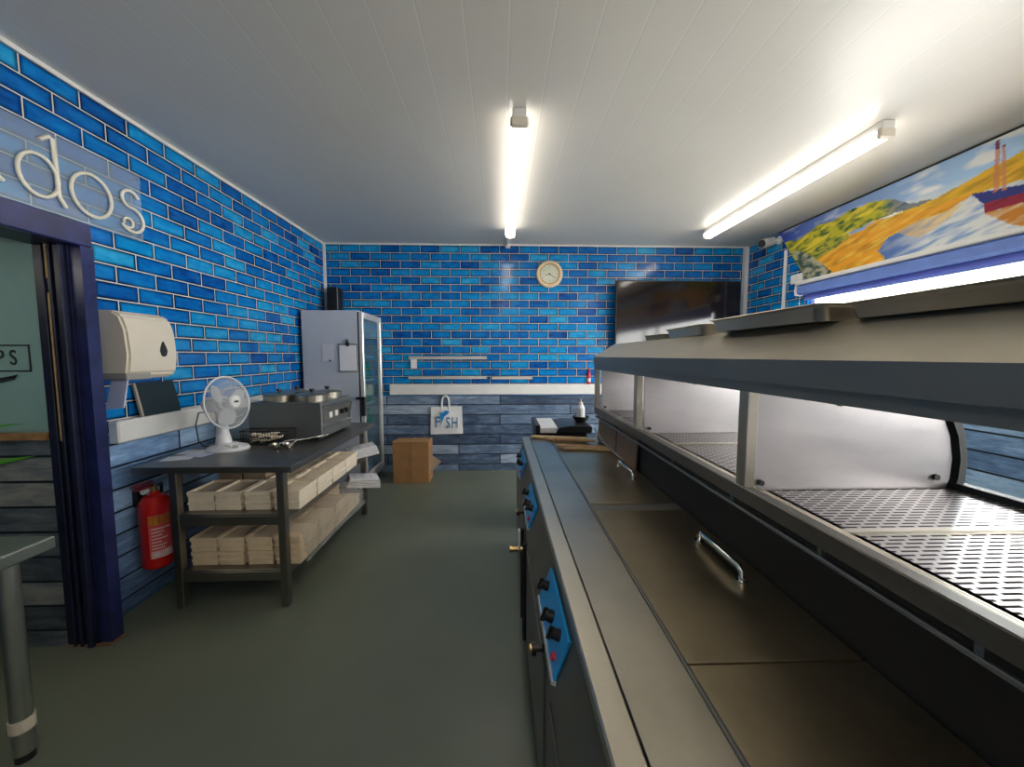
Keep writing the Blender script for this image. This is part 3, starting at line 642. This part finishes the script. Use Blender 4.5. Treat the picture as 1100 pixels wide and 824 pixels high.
# ------------------------------------------------------------ work table
TX0, TX1, TY0, TY1, TZ = -2.10, -1.20, 2.17, 3.60, .865
wt = thing('work_table', 'stainless steel work table with two undershelves along the left wall', 'table', (-1.65, 2.9, 0))
B(TX0, TX1, TY0, TY1, TZ - .04, TZ, bev=.004).build('tabletop', 'steel_table', wt)
LX0, LX1, LY0, LY1 = -1.893, -1.285, 2.19, 3.50
for x in (LX0, LX1):
    for y in (LY0, LY1): 
        w = B(x - .022, x + .022, y, y + .044, .0, TZ - .04, bev=.003); w.build('leg', 'steel_table', wt)
for z, nm in ((.575, 'upper'), (.235, 'lower')):
    w = B(LX0 + .0225, LX1 - .0225, LY0 + .004, LY1 + .04, z - .012, z, bev=.002)
    w.box(LX0 + .0225, LX1 - .0225, LY0 + .004, LY0 + .03, z - .07, z - .012, bev=.003).box(LX1 - .02, LX1 + .022, LY0 + .0445, LY1 - .0005, z - .045, z - .001, bev=.003); w.build('undershelf', 'steel_table', wt)
# fan
fn = thing('desk_fan', 'white oscillating desk fan on the near end of the work table', 'fan', (-1.835, 2.57, TZ))
MB().lathe([(0, 0), (.125, 0), (.13, .008), (.12, .026), (.08, .036), (.05, .05), (.0, .05)], (-1.835, 2.57, TZ + .0005), 40, Matrix.Diagonal((1, .82, 1, 1))).build('base', 'fanwhite', fn)
w = MB()
for k in range(4): w.cyl((-1.80 + k * .025, 2.51, TZ + .03), (-1.80 + k * .025, 2.51, TZ + .048), .008, seg=12)
w.build('speed_button', 'white', fn)
MB().tube([(-1.865, 2.575, TZ + .02), (-1.875, 2.58, TZ + .12), (-1.88, 2.585, TZ + .21), (-1.88, 2.585, TZ + .27)], [.052, .036, .032, .03], 16).build('column', 'fanwhite', fn)
hc = Vector((-1.775, 2.50, 1.195)); hn = Vector((.97, -.14, .12)).normalized(); HM = Matrix.Translation(hc) @ hn.to_track_quat('Z', 'Y').to_matrix().to_4x4()
MB().lathe([(0, -.17), (.03, -.168), (.05, -.14), (.055, -.06), (.045, -.02), (0, -.02)], (0, 0, 0), 24).xf(HM).build('motor_housing', 'fanwhite', fn)
RG = .168
w = MB().tube([(RG * math.cos(t), RG * math.sin(t), 0) for t in [2 * PI * k / 48 for k in range(48)]], .006, 8, True)
for k in range(60):
    t = 2 * PI * k / 60; c, s = math.cos(t), math.sin(t)
    w.tube([(r * c, r * s, z) for r, z in ((.04, .05), (.09, .05), (.145, .036), (RG, .004))], .0011, 4)
    w.tube([(r * c, r * s, z) for r, z in ((.05, -.045), (.10, -.045), (.145, -.03), (RG, -.002))], .0011, 4)
for r, z in ((.10, .049), (.135, .040)): w.tube([(r * math.cos(t), r * math.sin(t), z) for t in [2 * PI * k / 40 for k in range(40)]], .0012, 4, True)
w.xf(HM).build('wire_guard', 'fanwhite', fn)
MB().lathe([(0, .050), (.042, .050), (.044, .054), (.036, .062), (0, .064)], (0, 0, 0), 28).xf(HM).build('guard_badge', 'white', fn)
MB().box(-.016, .016, -.006, .006, .064, .0655).xf(HM).build('badge_print', 'ink', fn)
for q in range(3):
    b = bmesh.new(); G = []
    for i in range(9):
        r = .03 + .115 * i / 8; wd = .75 * math.sin(PI * (.25 + .62 * i / 8)); row = []
        for j in range(7):
            an = 2 * PI * q / 3 + .5 + wd * (j / 6 - .5) * 1.5 - .25 * i / 8; row.append(b.verts.new((r * math.cos(an), r * math.sin(an), .018 * (j / 6 - .5) * 1.6)))
        G.append(row)
    for i in range(8):
        for j in range(6): b.faces.new((G[i][j], G[i + 1][j], G[i + 1][j + 1], G[i][j + 1]))
    bmesh.ops.solidify(b, geom=b.faces[:], thickness=.002)
    MB().add(b).xf(HM).build('blade', 'fanwhite', fn)
MB().cyl((0, 0, -.02), (0, 0, .03), .03).xf(HM).build('rotor_hub', 'fanwhite', fn)
fc = MB().tube([(XL + .092, 2.857, 1.057), (XL + .10, 2.83, 1.05), (XL + .10, 2.78, 1.10), (XL + .075, 2.68, 1.10), (XL + .075, 2.65, 1.02), (XL + .08, 2.66, .90), (XL + .12, 2.65, .872), (-1.97, 2.62, .872)], .004, 6).build('power_cord', 'black', fn)
ps_ = thing('power_socket', 'white plug socket set in the white rail behind the desk fan', 'socket', (XL + .06, 2.86, 1.04))
B(XL + .061, XL + .068, 2.80, 2.94, 1.03, 1.11, bev=.003).build('socket_plate', 'cream', ps_)
w = B(XL + .0685, XL + .092, 2.84, 2.875, 1.04, 1.075, bev=.004).build('plug', 'black', ps_)
# papers
for i, (x, y, rz) in enumerate(((-1.99, 2.36, .3), (-1.93, 2.44, -.2), (-2.01, 2.50, .1))):
    w = MB().box(-.075, .075, -.055, .055, 0, .0012); w.xf(Matrix.Translation((x, y, TZ + .0005 + .0016 * i)) @ Matrix.Rotation(rz, 4, 'Z'))
    tag(w.build('paper_sheet', 'paper' if i != 1 else 'tissue', org=(x, y, TZ)), ['white paper sheet nearest the front edge of the work table', 'pale blue sheet lying between two white ones by the fan base', 'white paper sheet nearest the wall on the work table'][i], 'paper', 'papers by the fan')
# bain marie
bm_ = thing('bain_marie', 'dark steel bain marie with round pots on the work table', 'food warmer', (-1.59, 3.08, TZ))
bx0, bx1, by0, by1, bz = -1.86, -1.325, 2.82, 3.36, 1.15
MB().box(bx0, bx1, by0, by1, TZ + .02, bz, bev=.006).build('body', 'steel_dark', bm_)
for x in (bx0 + .05, bx1 - .05):
    for y in (by0 + .05, by1 - .05): MB().cyl((x, y, TZ), (x, y, TZ + .021), .014).build('foot', 'black', bm_)
B(bx1, bx1 + .008, by0 + .03, by1 - .03, TZ + .13, TZ + .225, bev=.002).build('control_panel', 'steel_face', bm_)
w = B(bx1, bx1 + .02, by0 + .01, by1 - .01, TZ + .245, TZ + .255, bev=.003); w.build('front_ridge', 'steel', bm_)
B(bx1, bx1 + .016, by0 + .01, by1 - .01, TZ + .085, TZ + .10, bev=.003).build('front_ridge', 'steel', bm_)
for y in (2.92, 3.02): B(bx1 + .008, bx1 + .016, y, y + .05, TZ + .155, TZ + .20, bev=.002).build('rocker_switch', 'white', bm_)
for y in (3.14, 3.22): MB().cyl((bx1 + .008, y, TZ + .178), (bx1 + .035, y, TZ + .178), .02).build('dial', 'black', bm_)
MB().cyl((bx1 + .008, 3.30, TZ + .10), (bx1 + .03, 3.30, TZ + .24), .008).build('drain_lever', 'chrome', bm_)
for i, (x, y, lb_) in enumerate(((-1.71, 2.965, 'round steel pot with lid at the front left of the bain marie'), (-1.46, 2.965, 'round steel pot with lid at the front right of the bain marie'), (-1.71, 3.22, 'round steel pot with lid at the back left of the bain marie'), (-1.46, 3.22, 'round steel pot with lid at the back right of the bain marie'))):
    if i == 0:
        p0_ = thing('bain_marie_pot', lb_, 'pot', (x, y, bz + .001), 'pots in the bain marie')
        MB().lathe([(.095, .0), (.108, .0), (.109, .045), (.114, .05), (.108, .052)], (x, y, bz + .001)).build('pot_rim', 'steel', p0_)
        MB().lathe([(.112, .051), (.10, .057), (.05, .064), (0, .066)], (x, y, bz + .001)).build('lid', 'steel', p0_)
        MB().lathe([(0, .065), (.012, .066), (.012, .074), (.021, .080), (.019, .092), (0, .094)], (x, y, bz + .001), 18).build('knob', 'black', p0_)
    else: dup(p0_, (x, y, bz + .001), lb_)
# wire basket
wk = thing('wire_basket', 'black wire basket standing between the fan and the bain marie', 'basket', (-1.63, 2.71, TZ))
w = MB(); X0, X1, Y0, Y1 = -1.83, -1.51, 2.69, 2.80; z0_, z1_ = TZ + .004, TZ + .10
def ring(z, r, e=0): return w.tube([(X0 - e, Y0 - e, z), (X1 + e, Y0 - e, z), (X1 + e, Y1 + e, z), (X0 - e, Y1 + e, z)], r, 6, True)
ring(z1_, .004, .006); ring(z0_, .003); ring((z0_ + z1_) / 2, .002, .003); ring(z0_ + .024, .0015); ring(z0_ + .072, .0015, .004)
for k in range(18):
    x = X0 + (X1 - X0) * k / 17; w.tube([(x, Y0 - .006, z1_), (x, Y0, z0_), (x, Y1, z0_), (x, Y1 + .006, z1_)], .0014, 5)
for k in range(10):
    y = Y0 + (Y1 - Y0) * k / 9; w.tube([(X0 - .006, y, z1_), (X0, y, z0_), (X1, y, z0_), (X1 + .006, y, z1_)], .0014, 5)
w.build('wire_frame', 'wire', wk)
bc = MB()
for k in range(16):
    bc.box(-.03, .03, -.02, .02, -.005, .005, bev=.002, mat=Matrix.Translation((random.uniform(X0 + .05, X1 - .05), random.uniform(Y0 + .05, Y1 - .05), TZ + .02 + random.random() * .06)) @ Matrix.Rotation(random.random() * 3, 4, 'Z') @ Matrix.Rotation(random.uniform(-.4, .4), 4, 'X'))
tag(bc.build('paper_sachets', 'boxwhite', org=(-1.69, 2.71, TZ + .01)), 'pale paper sachets heaped in the black wire basket', 'sachets', kind='stuff')
# square steel tin behind the fan
tn = thing('steel_container', 'pale steel container standing left of the bain marie behind the fan', 'container', (-1.96, 2.98, TZ))
w = MB().box(-2.07, -1.875, 2.87, 3.10, TZ + .0005, TZ + .22, bev=.008); w.build('container_body', 'steel_pale', tn); B(-2.08, -1.867, 2.86, 3.11, TZ + .20, TZ + .214, bev=.003).build('rim', 'steel', tn)
# ladles
for i, (bx_, by_, ex_, ey_, L) in enumerate(((-1.53, 2.585, -1.42, 2.66, 'steel ladle lying on the work table, bowl nearest the fan'), (-1.455, 2.60, -1.275, 2.80, 'steel ladle on the work table with its long handle across the bain marie front'))):
    r = thing('ladle', L, 'ladle', (bx_, by_, TZ), 'ladles on the work table')
    MB().lathe([(0, 0), (.022, .004), (.034, .018), (.038, .034), (.035, .034), (.030, .018), (.0, .008)], (bx_, by_, TZ + .001), 20).build('bowl', 'chrome', r)
    dx = Vector((ex_ - bx_, ey_ - by_, 0)); dx.normalize(); q = Vector((bx_, by_, TZ + .034)) + dx * .036
    MB().tube([q, q + dx * .02 + Vector((0, 0, .012)), Vector((ex_, ey_, TZ + .05))], .004, 8).build('handle', 'chrome', r)

# takeaway trays on the shelves
def box_proto(nm, w_, d_, h_, mat):
    m = MB(); n = 2
    for k in range(n):
        z = h_ * k / n; m.box(-w_ / 2 + .004, w_ / 2 - .004, -d_ / 2 + .004, d_ / 2 - .004, z, z + h_ / n * .72, bev=.002, seg=1)
        m.box(-w_ / 2, w_ / 2, -d_ / 2, d_ / 2, z + h_ / n * .7, z + h_ / n * .985, bev=.002, seg=1)
    t = .005; z0 = h_ * .985; z1 = z0 + .014
    m.box(-w_ / 2, -w_ / 2 + t, -d_ / 2, d_ / 2, z0, z1).box(w_ / 2 - t, w_ / 2, -d_ / 2, d_ / 2, z0, z1).box(-w_ / 2 + t, w_ / 2 - t, -d_ / 2, -d_ / 2 + t, z0, z1).box(-w_ / 2 + t, w_ / 2 - t, d_ / 2 - t, d_ / 2, z0, z1)
    m.bm.normal_update(); o = m.build(nm, mat, org=(0, 0, 0)); return o
W_, D_ = .155, .225
pa = box_proto('takeaway_tray_stack', W_, D_, .103, 'boxwhite'); pc = box_proto('takeaway_tray_stack', W_, D_, .072, 'boxcream')
rows = ['front row', 'second row', 'third row', 'fourth row', 'rear row']
cols = ['leftmost', 'second from left', 'third from left', 'aisle side']
cx = [-1.785, -1.625, -1.455, -1.285]
first = True
for r_ in range(5):
    for c_ in range(4):
        if r_ in (1, 2, 3) and c_ == 0 or (r_ in (1, 2) and c_ == 1) or (r_ == 4 and c_ > 0): continue
        o = pa if first else pa.copy()
        if not first: COL.objects.link(o)
        first = False
        y = LY0 + .055 + D_ / 2 + r_ * (D_ + .012); o.location = (cx[c_] + random.uniform(-.003, .003), y, .5755); o.rotation_euler = (0, 0, random.uniform(-.02, .02))
        tag(o, f'white tray stack on the upper shelf, {rows[r_]}, {cols[c_]}', 'food trays', 'tray stacks on the upper shelf')
first = True
for r_ in range(4):
    for c_ in range(4):
        if r_ in (2, 3) and c_ == 0: continue
        for l_ in range(2 if not (r_ == 3 and c_ == 3) else 1):
            o = pc if first else pc.copy()
            if not first: COL.objects.link(o)
            first = False
            y = LY0 + .055 + D_ / 2 + r_ * (D_ + .02); o.location = (cx[c_] + random.uniform(-.003, .003), y, .2355 + l_ * .0865); o.rotation_euler = (0, 0, random.uniform(-.015, .015))
            tag(o, f'cream tray stack, lower shelf, {rows[r_]}, {cols[c_]}, {"on top" if l_ else "underneath"}', 'food trays', 'tray stacks on the lower shelf')
# cartons at back of upper shelf
for i, (x, lab) in enumerate(((-1.80, 'pale brown carton behind the upper shelf trays, nearest the wall'), (-1.64, 'pale brown carton behind the upper shelf trays, nearer the aisle'))):
    o = B(x - .075, x + .075, 2.52, 2.80, .5755, .815, bev=.004).build('carton', 'cardpale', org=(x, 2.66, .5755)); tag(o, lab, 'box', 'cartons on the upper shelf')
# white wrapped paper bundles sticking out
def bundle(c, rz, tilt, lab):
    r = thing('paper_bundle', lab, 'paper bundle', c, 'paper bundles at the far end')
    Mx = Matrix.Translation(c) @ Matrix.Rotation(rz, 4, 'Z') @ Matrix.Rotation(tilt, 4, 'Y')
    m = MB()
    for k in range(4): m.box(-.14 + .006 * k, .14 - .004 * k, -.10, .10, .004 + k * .02, .004 + k * .02 + .019, bev=.006)
    m.xf(Mx).build('paper_sheets', 'paper', r)
    m = MB()
    for k in range(3): m.box(-.08 + .07 * k, -.075 + .07 * k, -.101, .101, .0835, .085)
    m.xf(Mx).build('stripe', 'tissue', r)
bundle((-1.25, 3.38, .60), .5, -.12, 'white paper bundle on the far end of the upper shelf')
bundle((-1.23, 3.33, .345), .45, .15, 'white paper bundle on the far end of the lower shelf')
# plastic film draped on the lower stacks (aisle side)
b = bmesh.new(); G = []
for i in range(61):
    u = i / 60; y = 2.24 + .92 * u; row = []
    prof = [(-1.52, .425), (-1.40, .432), (-1.29, .43), (-1.205, .425), (-1.195, .36), (-1.19, .30), (-1.183, .262), (-1.178, .25)]
    for j in range(29):
        t = j / 28 * (len(prof) - 1); k = min(int(t), len(prof) - 2); f = t - k
        x = prof[k][0] * (1 - f) + prof[k + 1][0] * f; z = prof[k][1] * (1 - f) + prof[k + 1][1] * f
        nn = noise.noise(Vector((x * 16, y * 14, z * 16))) + .5 * noise.noise(Vector((x * 40, y * 36, z * 40)))
        g = max(0, u - .55) * .05
        row.append(b.verts.new((x + (.006 + .014 * abs(nn) + g) * (1 if j > 10 else .15), y + .006 * nn, z + (.004 + .010 * abs(nn)) * (1 if j < 14 else .3))))
    G.append(row)
for i in range(60):
    for j in range(28): b.faces.new((G[i][j], G[i + 1][j], G[i + 1][j + 1], G[i][j + 1]))
tag(MB().add(b).build('plastic_film', 'film', org=(-1.2, 2.8, .3)), 'clear crinkled plastic wrapping draped over the lower shelf trays on the aisle side', 'plastic film')
pt = thing('orange_tub', 'brown tub under the work table beyond the trays', 'tub', (-1.62, 3.42, .58))
MB().lathe([(0, 0), (.05, 0), (.06, .19), (.064, .20), (0, .20)], (-1.62, 3.42, .5755)).build('tub_body', 'card', pt)
MB().lathe([(.064, .20), (.066, .215), (0, .218)], (-1.62, 3.42, .5755)).build('lid', 'white', pt)

# ------------------------------------------------------------ frying range
RY0, RY1, RZ = -.35, 2.94, .86
fr = thing('frying_range', 'long stainless steel frying range with heated glass cabinet along the right side', 'frying range', (.7, 1.3, 0))
w = MB().prism([(.155, .10), (.13, .12), (.13, .675), (.183, .815), (.183, .83), (.9, .83), (.9, .10)], 'y', RY0, RY1); w.build('body', 'steel_face', fr)
B(.19, .88, RY0 + .05, RY1 - .05, 0, .10).build('plinth', 'soot', fr)
B(.175, .232, RY0, RY1, .825, RZ, bev=.004).build('front_rail', 'steel_rail', fr)
B(.2345, .379, RY0, RY1 - .01, .825, RZ - .001, bev=.001).build('worktop', 'steel', fr)
B(.379, .386, RY0, RY1 - .02, .825, RZ + .002, bev=.001).build('guide_strip', 'steel_face', fr)
B(.386, .775, RY0, RY1 - .01, .825, RZ - .006).build('pan_deck', 'steel_worn', fr)
LID = [(-.3, .722), (.727, 1.50), (1.575, 2.44)]
for i, (a0, a1) in enumerate(LID):
    l = B(.388, .765, a0, a1, RZ - .006, RZ + .002, bev=.0015).build('pan_lid', 'steel_worn', fr)
    ym = (a0 + a1) / 2 if i == 0 else (1.12 if i == 1 else 2.0)
    h = MB().tube([(.685, ym - .115, RZ), (.685, ym - .112, RZ + .028), (.685, ym - .10, RZ + .036), (.685, ym + .10, RZ + .036), (.685, ym + .112, RZ + .028), (.685, ym + .115, RZ)], .008, 10)
    for y in (ym - .115, ym + .115): h.cyl((.685, y, RZ + .0015), (.685, y, RZ + .005), .016)
    h.build('lid_handle', 'chrome', l)
B(.388, .765, 1.505, 1.57, RZ - .006, RZ - .001, bev=.001).build('lid_divider', 'steel_face', fr)
# control panels on the sloped fascia
nrm = Vector((-(.815 - .675), 0, (.183 - .13))).normalized()
for i, yc in enumerate((1.035, 1.86, 2.60)):
    q0 = Vector((.137, 0, .693)); q1 = Vector((.176, 0, .797)); e = q1 - q0; L = e.length; e.normalize()
    Mx = Matrix(((0, e.x, nrm.x, 0), (1, 0, 0, 0), (0, e.z, nrm.z, 0), (0, 0, 0, 1))); Mx = Matrix.Translation((q0.x, yc, q0.z)) @ Mx
    p = MB().box(-.165, .165, 0, L, .001, .010, bev=.002).xf(Mx).build('control_panel', 'bluepl', fr, 'bright blue control panel')
    MB().box(-.17, .17, -.004, .004, .001, .014).xf(Mx).build('panel_edge', 'silver', p)
    for x, y_, r_ in ((.12, .07, .016), (-.01, .06, .018), (-.10, .075, .016)):
        MB().cyl((x, y_, .010), (x, y_, .035), r_, r_ * .8).box(x - .003, x + .003, y_ - r_ * 1.1, y_ + r_ * 1.1, .03, .042).xf(Mx).build('control_knob', 'black', p)
    MB().cyl((-.12, .03, .010), (-.12, .03, .018), .010).xf(Mx).build('indicator_light', 'pinkred', p)
    MB().cyl((.05, .025, .010), (.05, .025, .016), .007).xf(Mx).build('indicator_light', 'white', p)
for y, z in ((1.06, .63), (2.02, .64)):
    v = MB().cyl((.13, y, z), (.105, y, z), .010).cyl((.105, y, z), (.092, y, z), .020); v.build('gas_knob', 'black', fr); MB().cyl((.0925, y, z), (.086, y, z), .012).build('knob_cap', 'brass', fr)
v = MB().cyl((.131, 1.77, .56), (.05, 1.77, .56), .011).cyl((.06, 1.77, .56), (.045, 1.77, .56), .015); v.build('drain_valve', 'brass', fr)
MB().box(.085, .097, 1.755, 1.785, .56, .66, bev=.004).build('valve_lever', 'white', fr)
for y in (1.74, 1.90): MB().cyl((.118, y, .12), (.118, y, .60), .012).build('gas_pipe', 'soot', fr)
for y in (.55, 1.39, 2.22): B(.1235, .131, y - .37, y + .37, .14, .60, bev=.004).build('service_door', 'steel_face', fr)
# recess splash panel
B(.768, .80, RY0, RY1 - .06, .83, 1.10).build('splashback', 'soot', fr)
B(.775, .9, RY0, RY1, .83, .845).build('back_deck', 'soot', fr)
CX = .70; CY0, CY1 = -.35, 2.76
# cabinet floor & lip
B(.775, 1.42, CY0, CY1, 1.06, 1.085).build('cabinet_base', 'steel_dark', fr)
B(.775, 1.40, RY0, RY1 - .1, .10, 1.06).build('rear_body', 'steel_face', fr)
w = B(CX - .002, CX + .03, CY0, CY1, 1.078, 1.122, bev=.003); w.box(CX + .03, .775, CY0, CY1, 1.078, 1.095); w.build('front_lip', 'steel_lip', fr)
w = MB()
for k in range(3): w.box(CX + .034 + k * .012, CX + .041 + k * .012, CY0, CY1, 1.09, 1.116 - k * .002, bev=.001)
w.build('door_track', 'steel_rail', fr)
w = MB().box(CX + .006, CX + .02, CY0, CY1, 1.045, 1.056, bev=.002)
for y in (.2, .44, .50, .78, 1.1, 1.5, 1.9, 2.3, 2.7): w.box(CX + .009, CX + .017, y, y + .012, 1.05, 1.08)
w.build('towel_rail', 'steel_dark', fr)
seg = [CY0, .222, .80, 1.07, 1.65, 1.905, 2.40, CY1]
for a0, a1 in zip(seg, seg[1:]):
    w = MB().box(CX + .075, 1.385, a0 + .004, a1 - .004, 1.095, 1.1, bev=.001); w.build('slotted_tray', 'slots', fr)
    for yy_ in (a0, a1): 
        if abs(yy_ - .8) < .01 or abs(yy_ - 1.65) < .01 or abs(yy_ - 2.4) < .01: continue
for y in (.80, 1.65, 2.40): B(CX + .075, 1.385, y - .010, y + .010, 1.098, 1.106, bev=.002).build('tray_divider', 'steel', fr)
gp = [(1.36, 1.09), (1.375, 1.13), (1.378, 1.19), (1.365, 1.26), (1.335, 1.33), (1.29, 1.39), (1.24, 1.44)]
pp = [(CX + .045, 1.1), (1.345, 1.1)] + [(x - .018, z) for x, z in gp[1:]] + [(CX + .045, 1.44)]
for y in (.222, 1.072, 1.905, 2.72):
    p = MB().prism(pp, 'y', y, y + .014).build('partition', 'steel_part', fr)
    w = MB().sheet([(x - .006, z) for x, z in gp], 'y', y - .012, y + .026, -.022); w.build('edge_frame', 'soot', p)
    MB().cyl((1.0, y, 1.36), (1.0, y - .006, 1.36), .009).cyl((CX + .07, y, 1.125), (CX + .07, y - .012, 1.125), .008).cyl((1.31, y, 1.135), (1.31, y - .008, 1.135), .009).build('bolt', 'soot', p)
for y in (.222, 1.045, 1.915, 2.735): B(CX + .001, CX + .035, y - .006, y + .034, 1.10, 1.42, bev=.003).build('front_post', 'steel', fr)
B(1.362, 1.40, CY0, CY1, 1.086, 1.118, bev=.003).build('glass_channel', 'soot', fr)
MB().sheet(gp, 'y', CY0, CY1, .006).build('curved_glass', 'glass', fr)
# canopy
cp = [(CX, 1.40), (CX, 1.425), (CX - .004, 1.43), (CX - .004, 1.488), (CX, 1.494), (.85, 1.585), (1.25, 1.585), (1.27, 1.43), (1.24, 1.42), (CX + .04, 1.42), (CX + .03, 1.40)]
MB().prism([(CX - .006, 1.428), (CX - .006, 1.490), (CX + .01, 1.490), (CX + .01, 1.428)], 'y', CY0, CY1 + .02).build('canopy_band', 'steel_dark', fr)
MB().prism([(CX, 1.398), (CX, 1.428), (CX + .03, 1.428), (CX + .03, 1.398)], 'y', CY0, CY1 + .015).build('canopy_lower_band', 'steel_dark', fr)
MB().prism([(CX - .004, 1.490), (.85, 1.585), (1.25, 1.585), (1.27, 1.43), (CX + .01, 1.43)], 'y', CY0, CY1 + .02).build('canopy', 'steel_top', fr)
# brown boards standing in the recess
for i, (a0, a1, lab) in enumerate(((2.02, 2.36, 'brown board leaning in the dark recess, nearer the camera'), (2.39, 2.82, 'brown board leaning in the dark recess, at the far end of the range'))):
    w = MB().prism([(.742, RZ + .003), (.752, RZ + .003), (.766, 1.07), (.756, 1.07)], 'y', a0, a1)
    tag(w.build('brown_board', flat('brown_hardboard%d' % i, (.20, .13, .09), .6), org=(.75, a0, RZ)), lab, 'board', 'boards in the recess')
# wooden strips lying across the far end
for i, (p, q, wd, mt, lab) in enumerate((((.24, 2.89), (.66, 2.80), .05, 'woodpale', 'pale wooden strip lying across the far end of the range'), ((.36, 2.80), (.70, 2.72), .035, 'wood', 'brown wooden strip lying just in front of the pale one'), ((.40, 2.60), (.73, 2.50), .055, 'wood', 'brown wooden strip across the range top, nearest the far pan lid'), ((.43, 2.515), (.735, 2.452), .018, 'woodpale', 'thin pale wooden strip touching the far pan lid'))):
    p, q = Vector((*p, RZ + .0035)), Vector((*q, RZ + .0035)); d = q - p
    w = MB().box(0, d.length, -wd / 2, wd / 2, 0, .016, bev=.003); w.xf(Matrix.Translation(p) @ Matrix.Rotation(math.atan2(d.y, d.x), 4, 'Z'))
    tag(w.build('wooden_strip', mt, org=tuple(p)), lab, 'wood', 'wooden strips on the range')
tag(MB().tube([(.735, 2.86, .93), (.735, 2.6, .885), (.738, 2.2, .873)], .006, 8).build('steel_rod', 'steel', org=(.735, 2.5, .88)), 'thin steel rod resting along the recess in front of the brown boards', 'rod')

# bin beyond the range
bn = thing('waste_bin', 'black bin with a white liner and dark lid just beyond the range', 'bin', (.53, 3.35, 0))
w = MB().box(.31, .75, 3.15, 3.55, .001, .86, bev=.02); w.build('bin_body', 'black', bn)
w = MB().prism([(3.14, .845), (3.56, .845), (3.56, .905), (3.14, .89)], 'x', .34, .49, bev=.004); w.build('liner', 'white', bn)
w = MB().prism([(.47, .845), (.78, .845), (.78, .90), (.70, .904), (.58, .905), (.50, .89)], 'y', 3.13, 3.57, bev=.006); w.build('lid', 'black', bn)
w = MB().box(.30, .34, 3.13, 3.57, .84, .915, bev=.006); w.build('rim', 'black', bn)
bw = tag(MB().lathe([(0, 0), (.045, 0), (.07, .03), (.078, .05), (.07, .05), (.05, .02), (0, .012)], (.73, 3.36, .905), 24).build('dark_bowl', 'black', org=(.73, 3.36, .905)), 'dark bowl standing on the bin lid beyond the range', 'bowl')
bt = thing('squeeze_bottle', 'white squeeze bottle standing in the dark bowl beyond the range', 'bottle', (.73, 3.36, .918))
MB().lathe([(0, 0), (.034, 0), (.036, .01), (.036, .11), (.02, .14), (0, .14)], (.73, 3.36, .9185), 20).build('bottle_body', 'fanwhite', bt)
MB().lathe([(.018, .135), (.018, .155), (.006, .165), (.004, .19), (0, .19)], (.73, 3.36, .9185), 16).build('nozzle', 'cream', bt)
rd = thing('red_bottle', 'small red bottle with pale label on the back rail beside the range', 'bottle', (1.15, YB - .024, 1.132))
MB().lathe([(0, 0), (.019, 0), (.021, .01), (.021, .12), (.012, .15), (0, .15)], (1.15, YB - .024, 1.1315), 20).build('bottle_body', 'pinkred', rd)
MB().lathe([(.0213, .03), (.0214, .031), (.0214, .075), (.0213, .076)], (1.15, YB - .024, 1.1315), 20).build('label', 'paper', rd)
MB().lathe([(.012, .148), (.013, .19), (.009, .20), (0, .20)], (1.15, YB - .024, 1.1315), 16).build('cap', 'red', rd)

# trays on top of the canopy
def gastro(name, lab, c, L, Wd, H, mat, rz=0, flare=.885):
    r = thing(name, lab, 'tray', c, 'steel trays on the range canopy')
    def ringp(s, z, rr): return [(x * s, y * s, z) for x, y in rr]
    b = bmesh.new(); levels = [(1.0, H), (.955, H - .003), (.93, H - .008), (flare, .0), (flare - .03, 0), (flare - .03, .002), (.91, H - .008), (.94, H - .001), (.995, H + .002)]
    R = []
    for s, z in levels:
        hx, hy = Wd / 2 - (1 - s) * Wd / 2, L / 2 - (1 - s) * Wd / 2; rc = .03; row = []
        for cxx, cyy, a0 in ((hx - rc, hy - rc, 0), (-hx + rc, hy - rc, 90), (-hx + rc, -hy + rc, 180), (hx - rc, -hy + rc, 270)):
            for k in range(5):
                t = math.radians(a0 + 90 * k / 4); row.append(b.verts.new((cxx + rc * math.cos(t), cyy + rc * math.sin(t), z)))
        R.append(row)
    R.append(R[0]); n = 20
    for p, q in zip(R, R[1:]):
        for k in range(n): b.faces.new((p[k], p[(k + 1) % n], q[(k + 1) % n], q[k]))
    b.faces.new(R[3]); b.faces.new(R[5][::-1])
    m = MB().add(b); m.xf(Matrix.Translation(c) @ Matrix.Rotation(rz, 4, 'Z')); m.build('tray_pan', mat, r)
    return r
CZ = 1.586
gastro('steel_tray', 'steel tray overhanging the canopy edge, middle of the row of trays', (.94, 1.16, CZ), .50, .32, .042, 'steel', .02)
gastro('steel_tray', 'large steel tray on the canopy nearest the camera', (.985, .62, CZ), .54, .36, .036, 'steel', .0)
gastro('steel_tray', 'steel tray on the canopy farther back, behind the middle tray', (.98, 1.72, CZ), .40, .30, .042, 'steel', -.05)
gastro('steel_tray', 'shallow dark tray farthest back on the canopy', (.96, 2.12, CZ), .26, .2, .028, 'steel_table', .1)
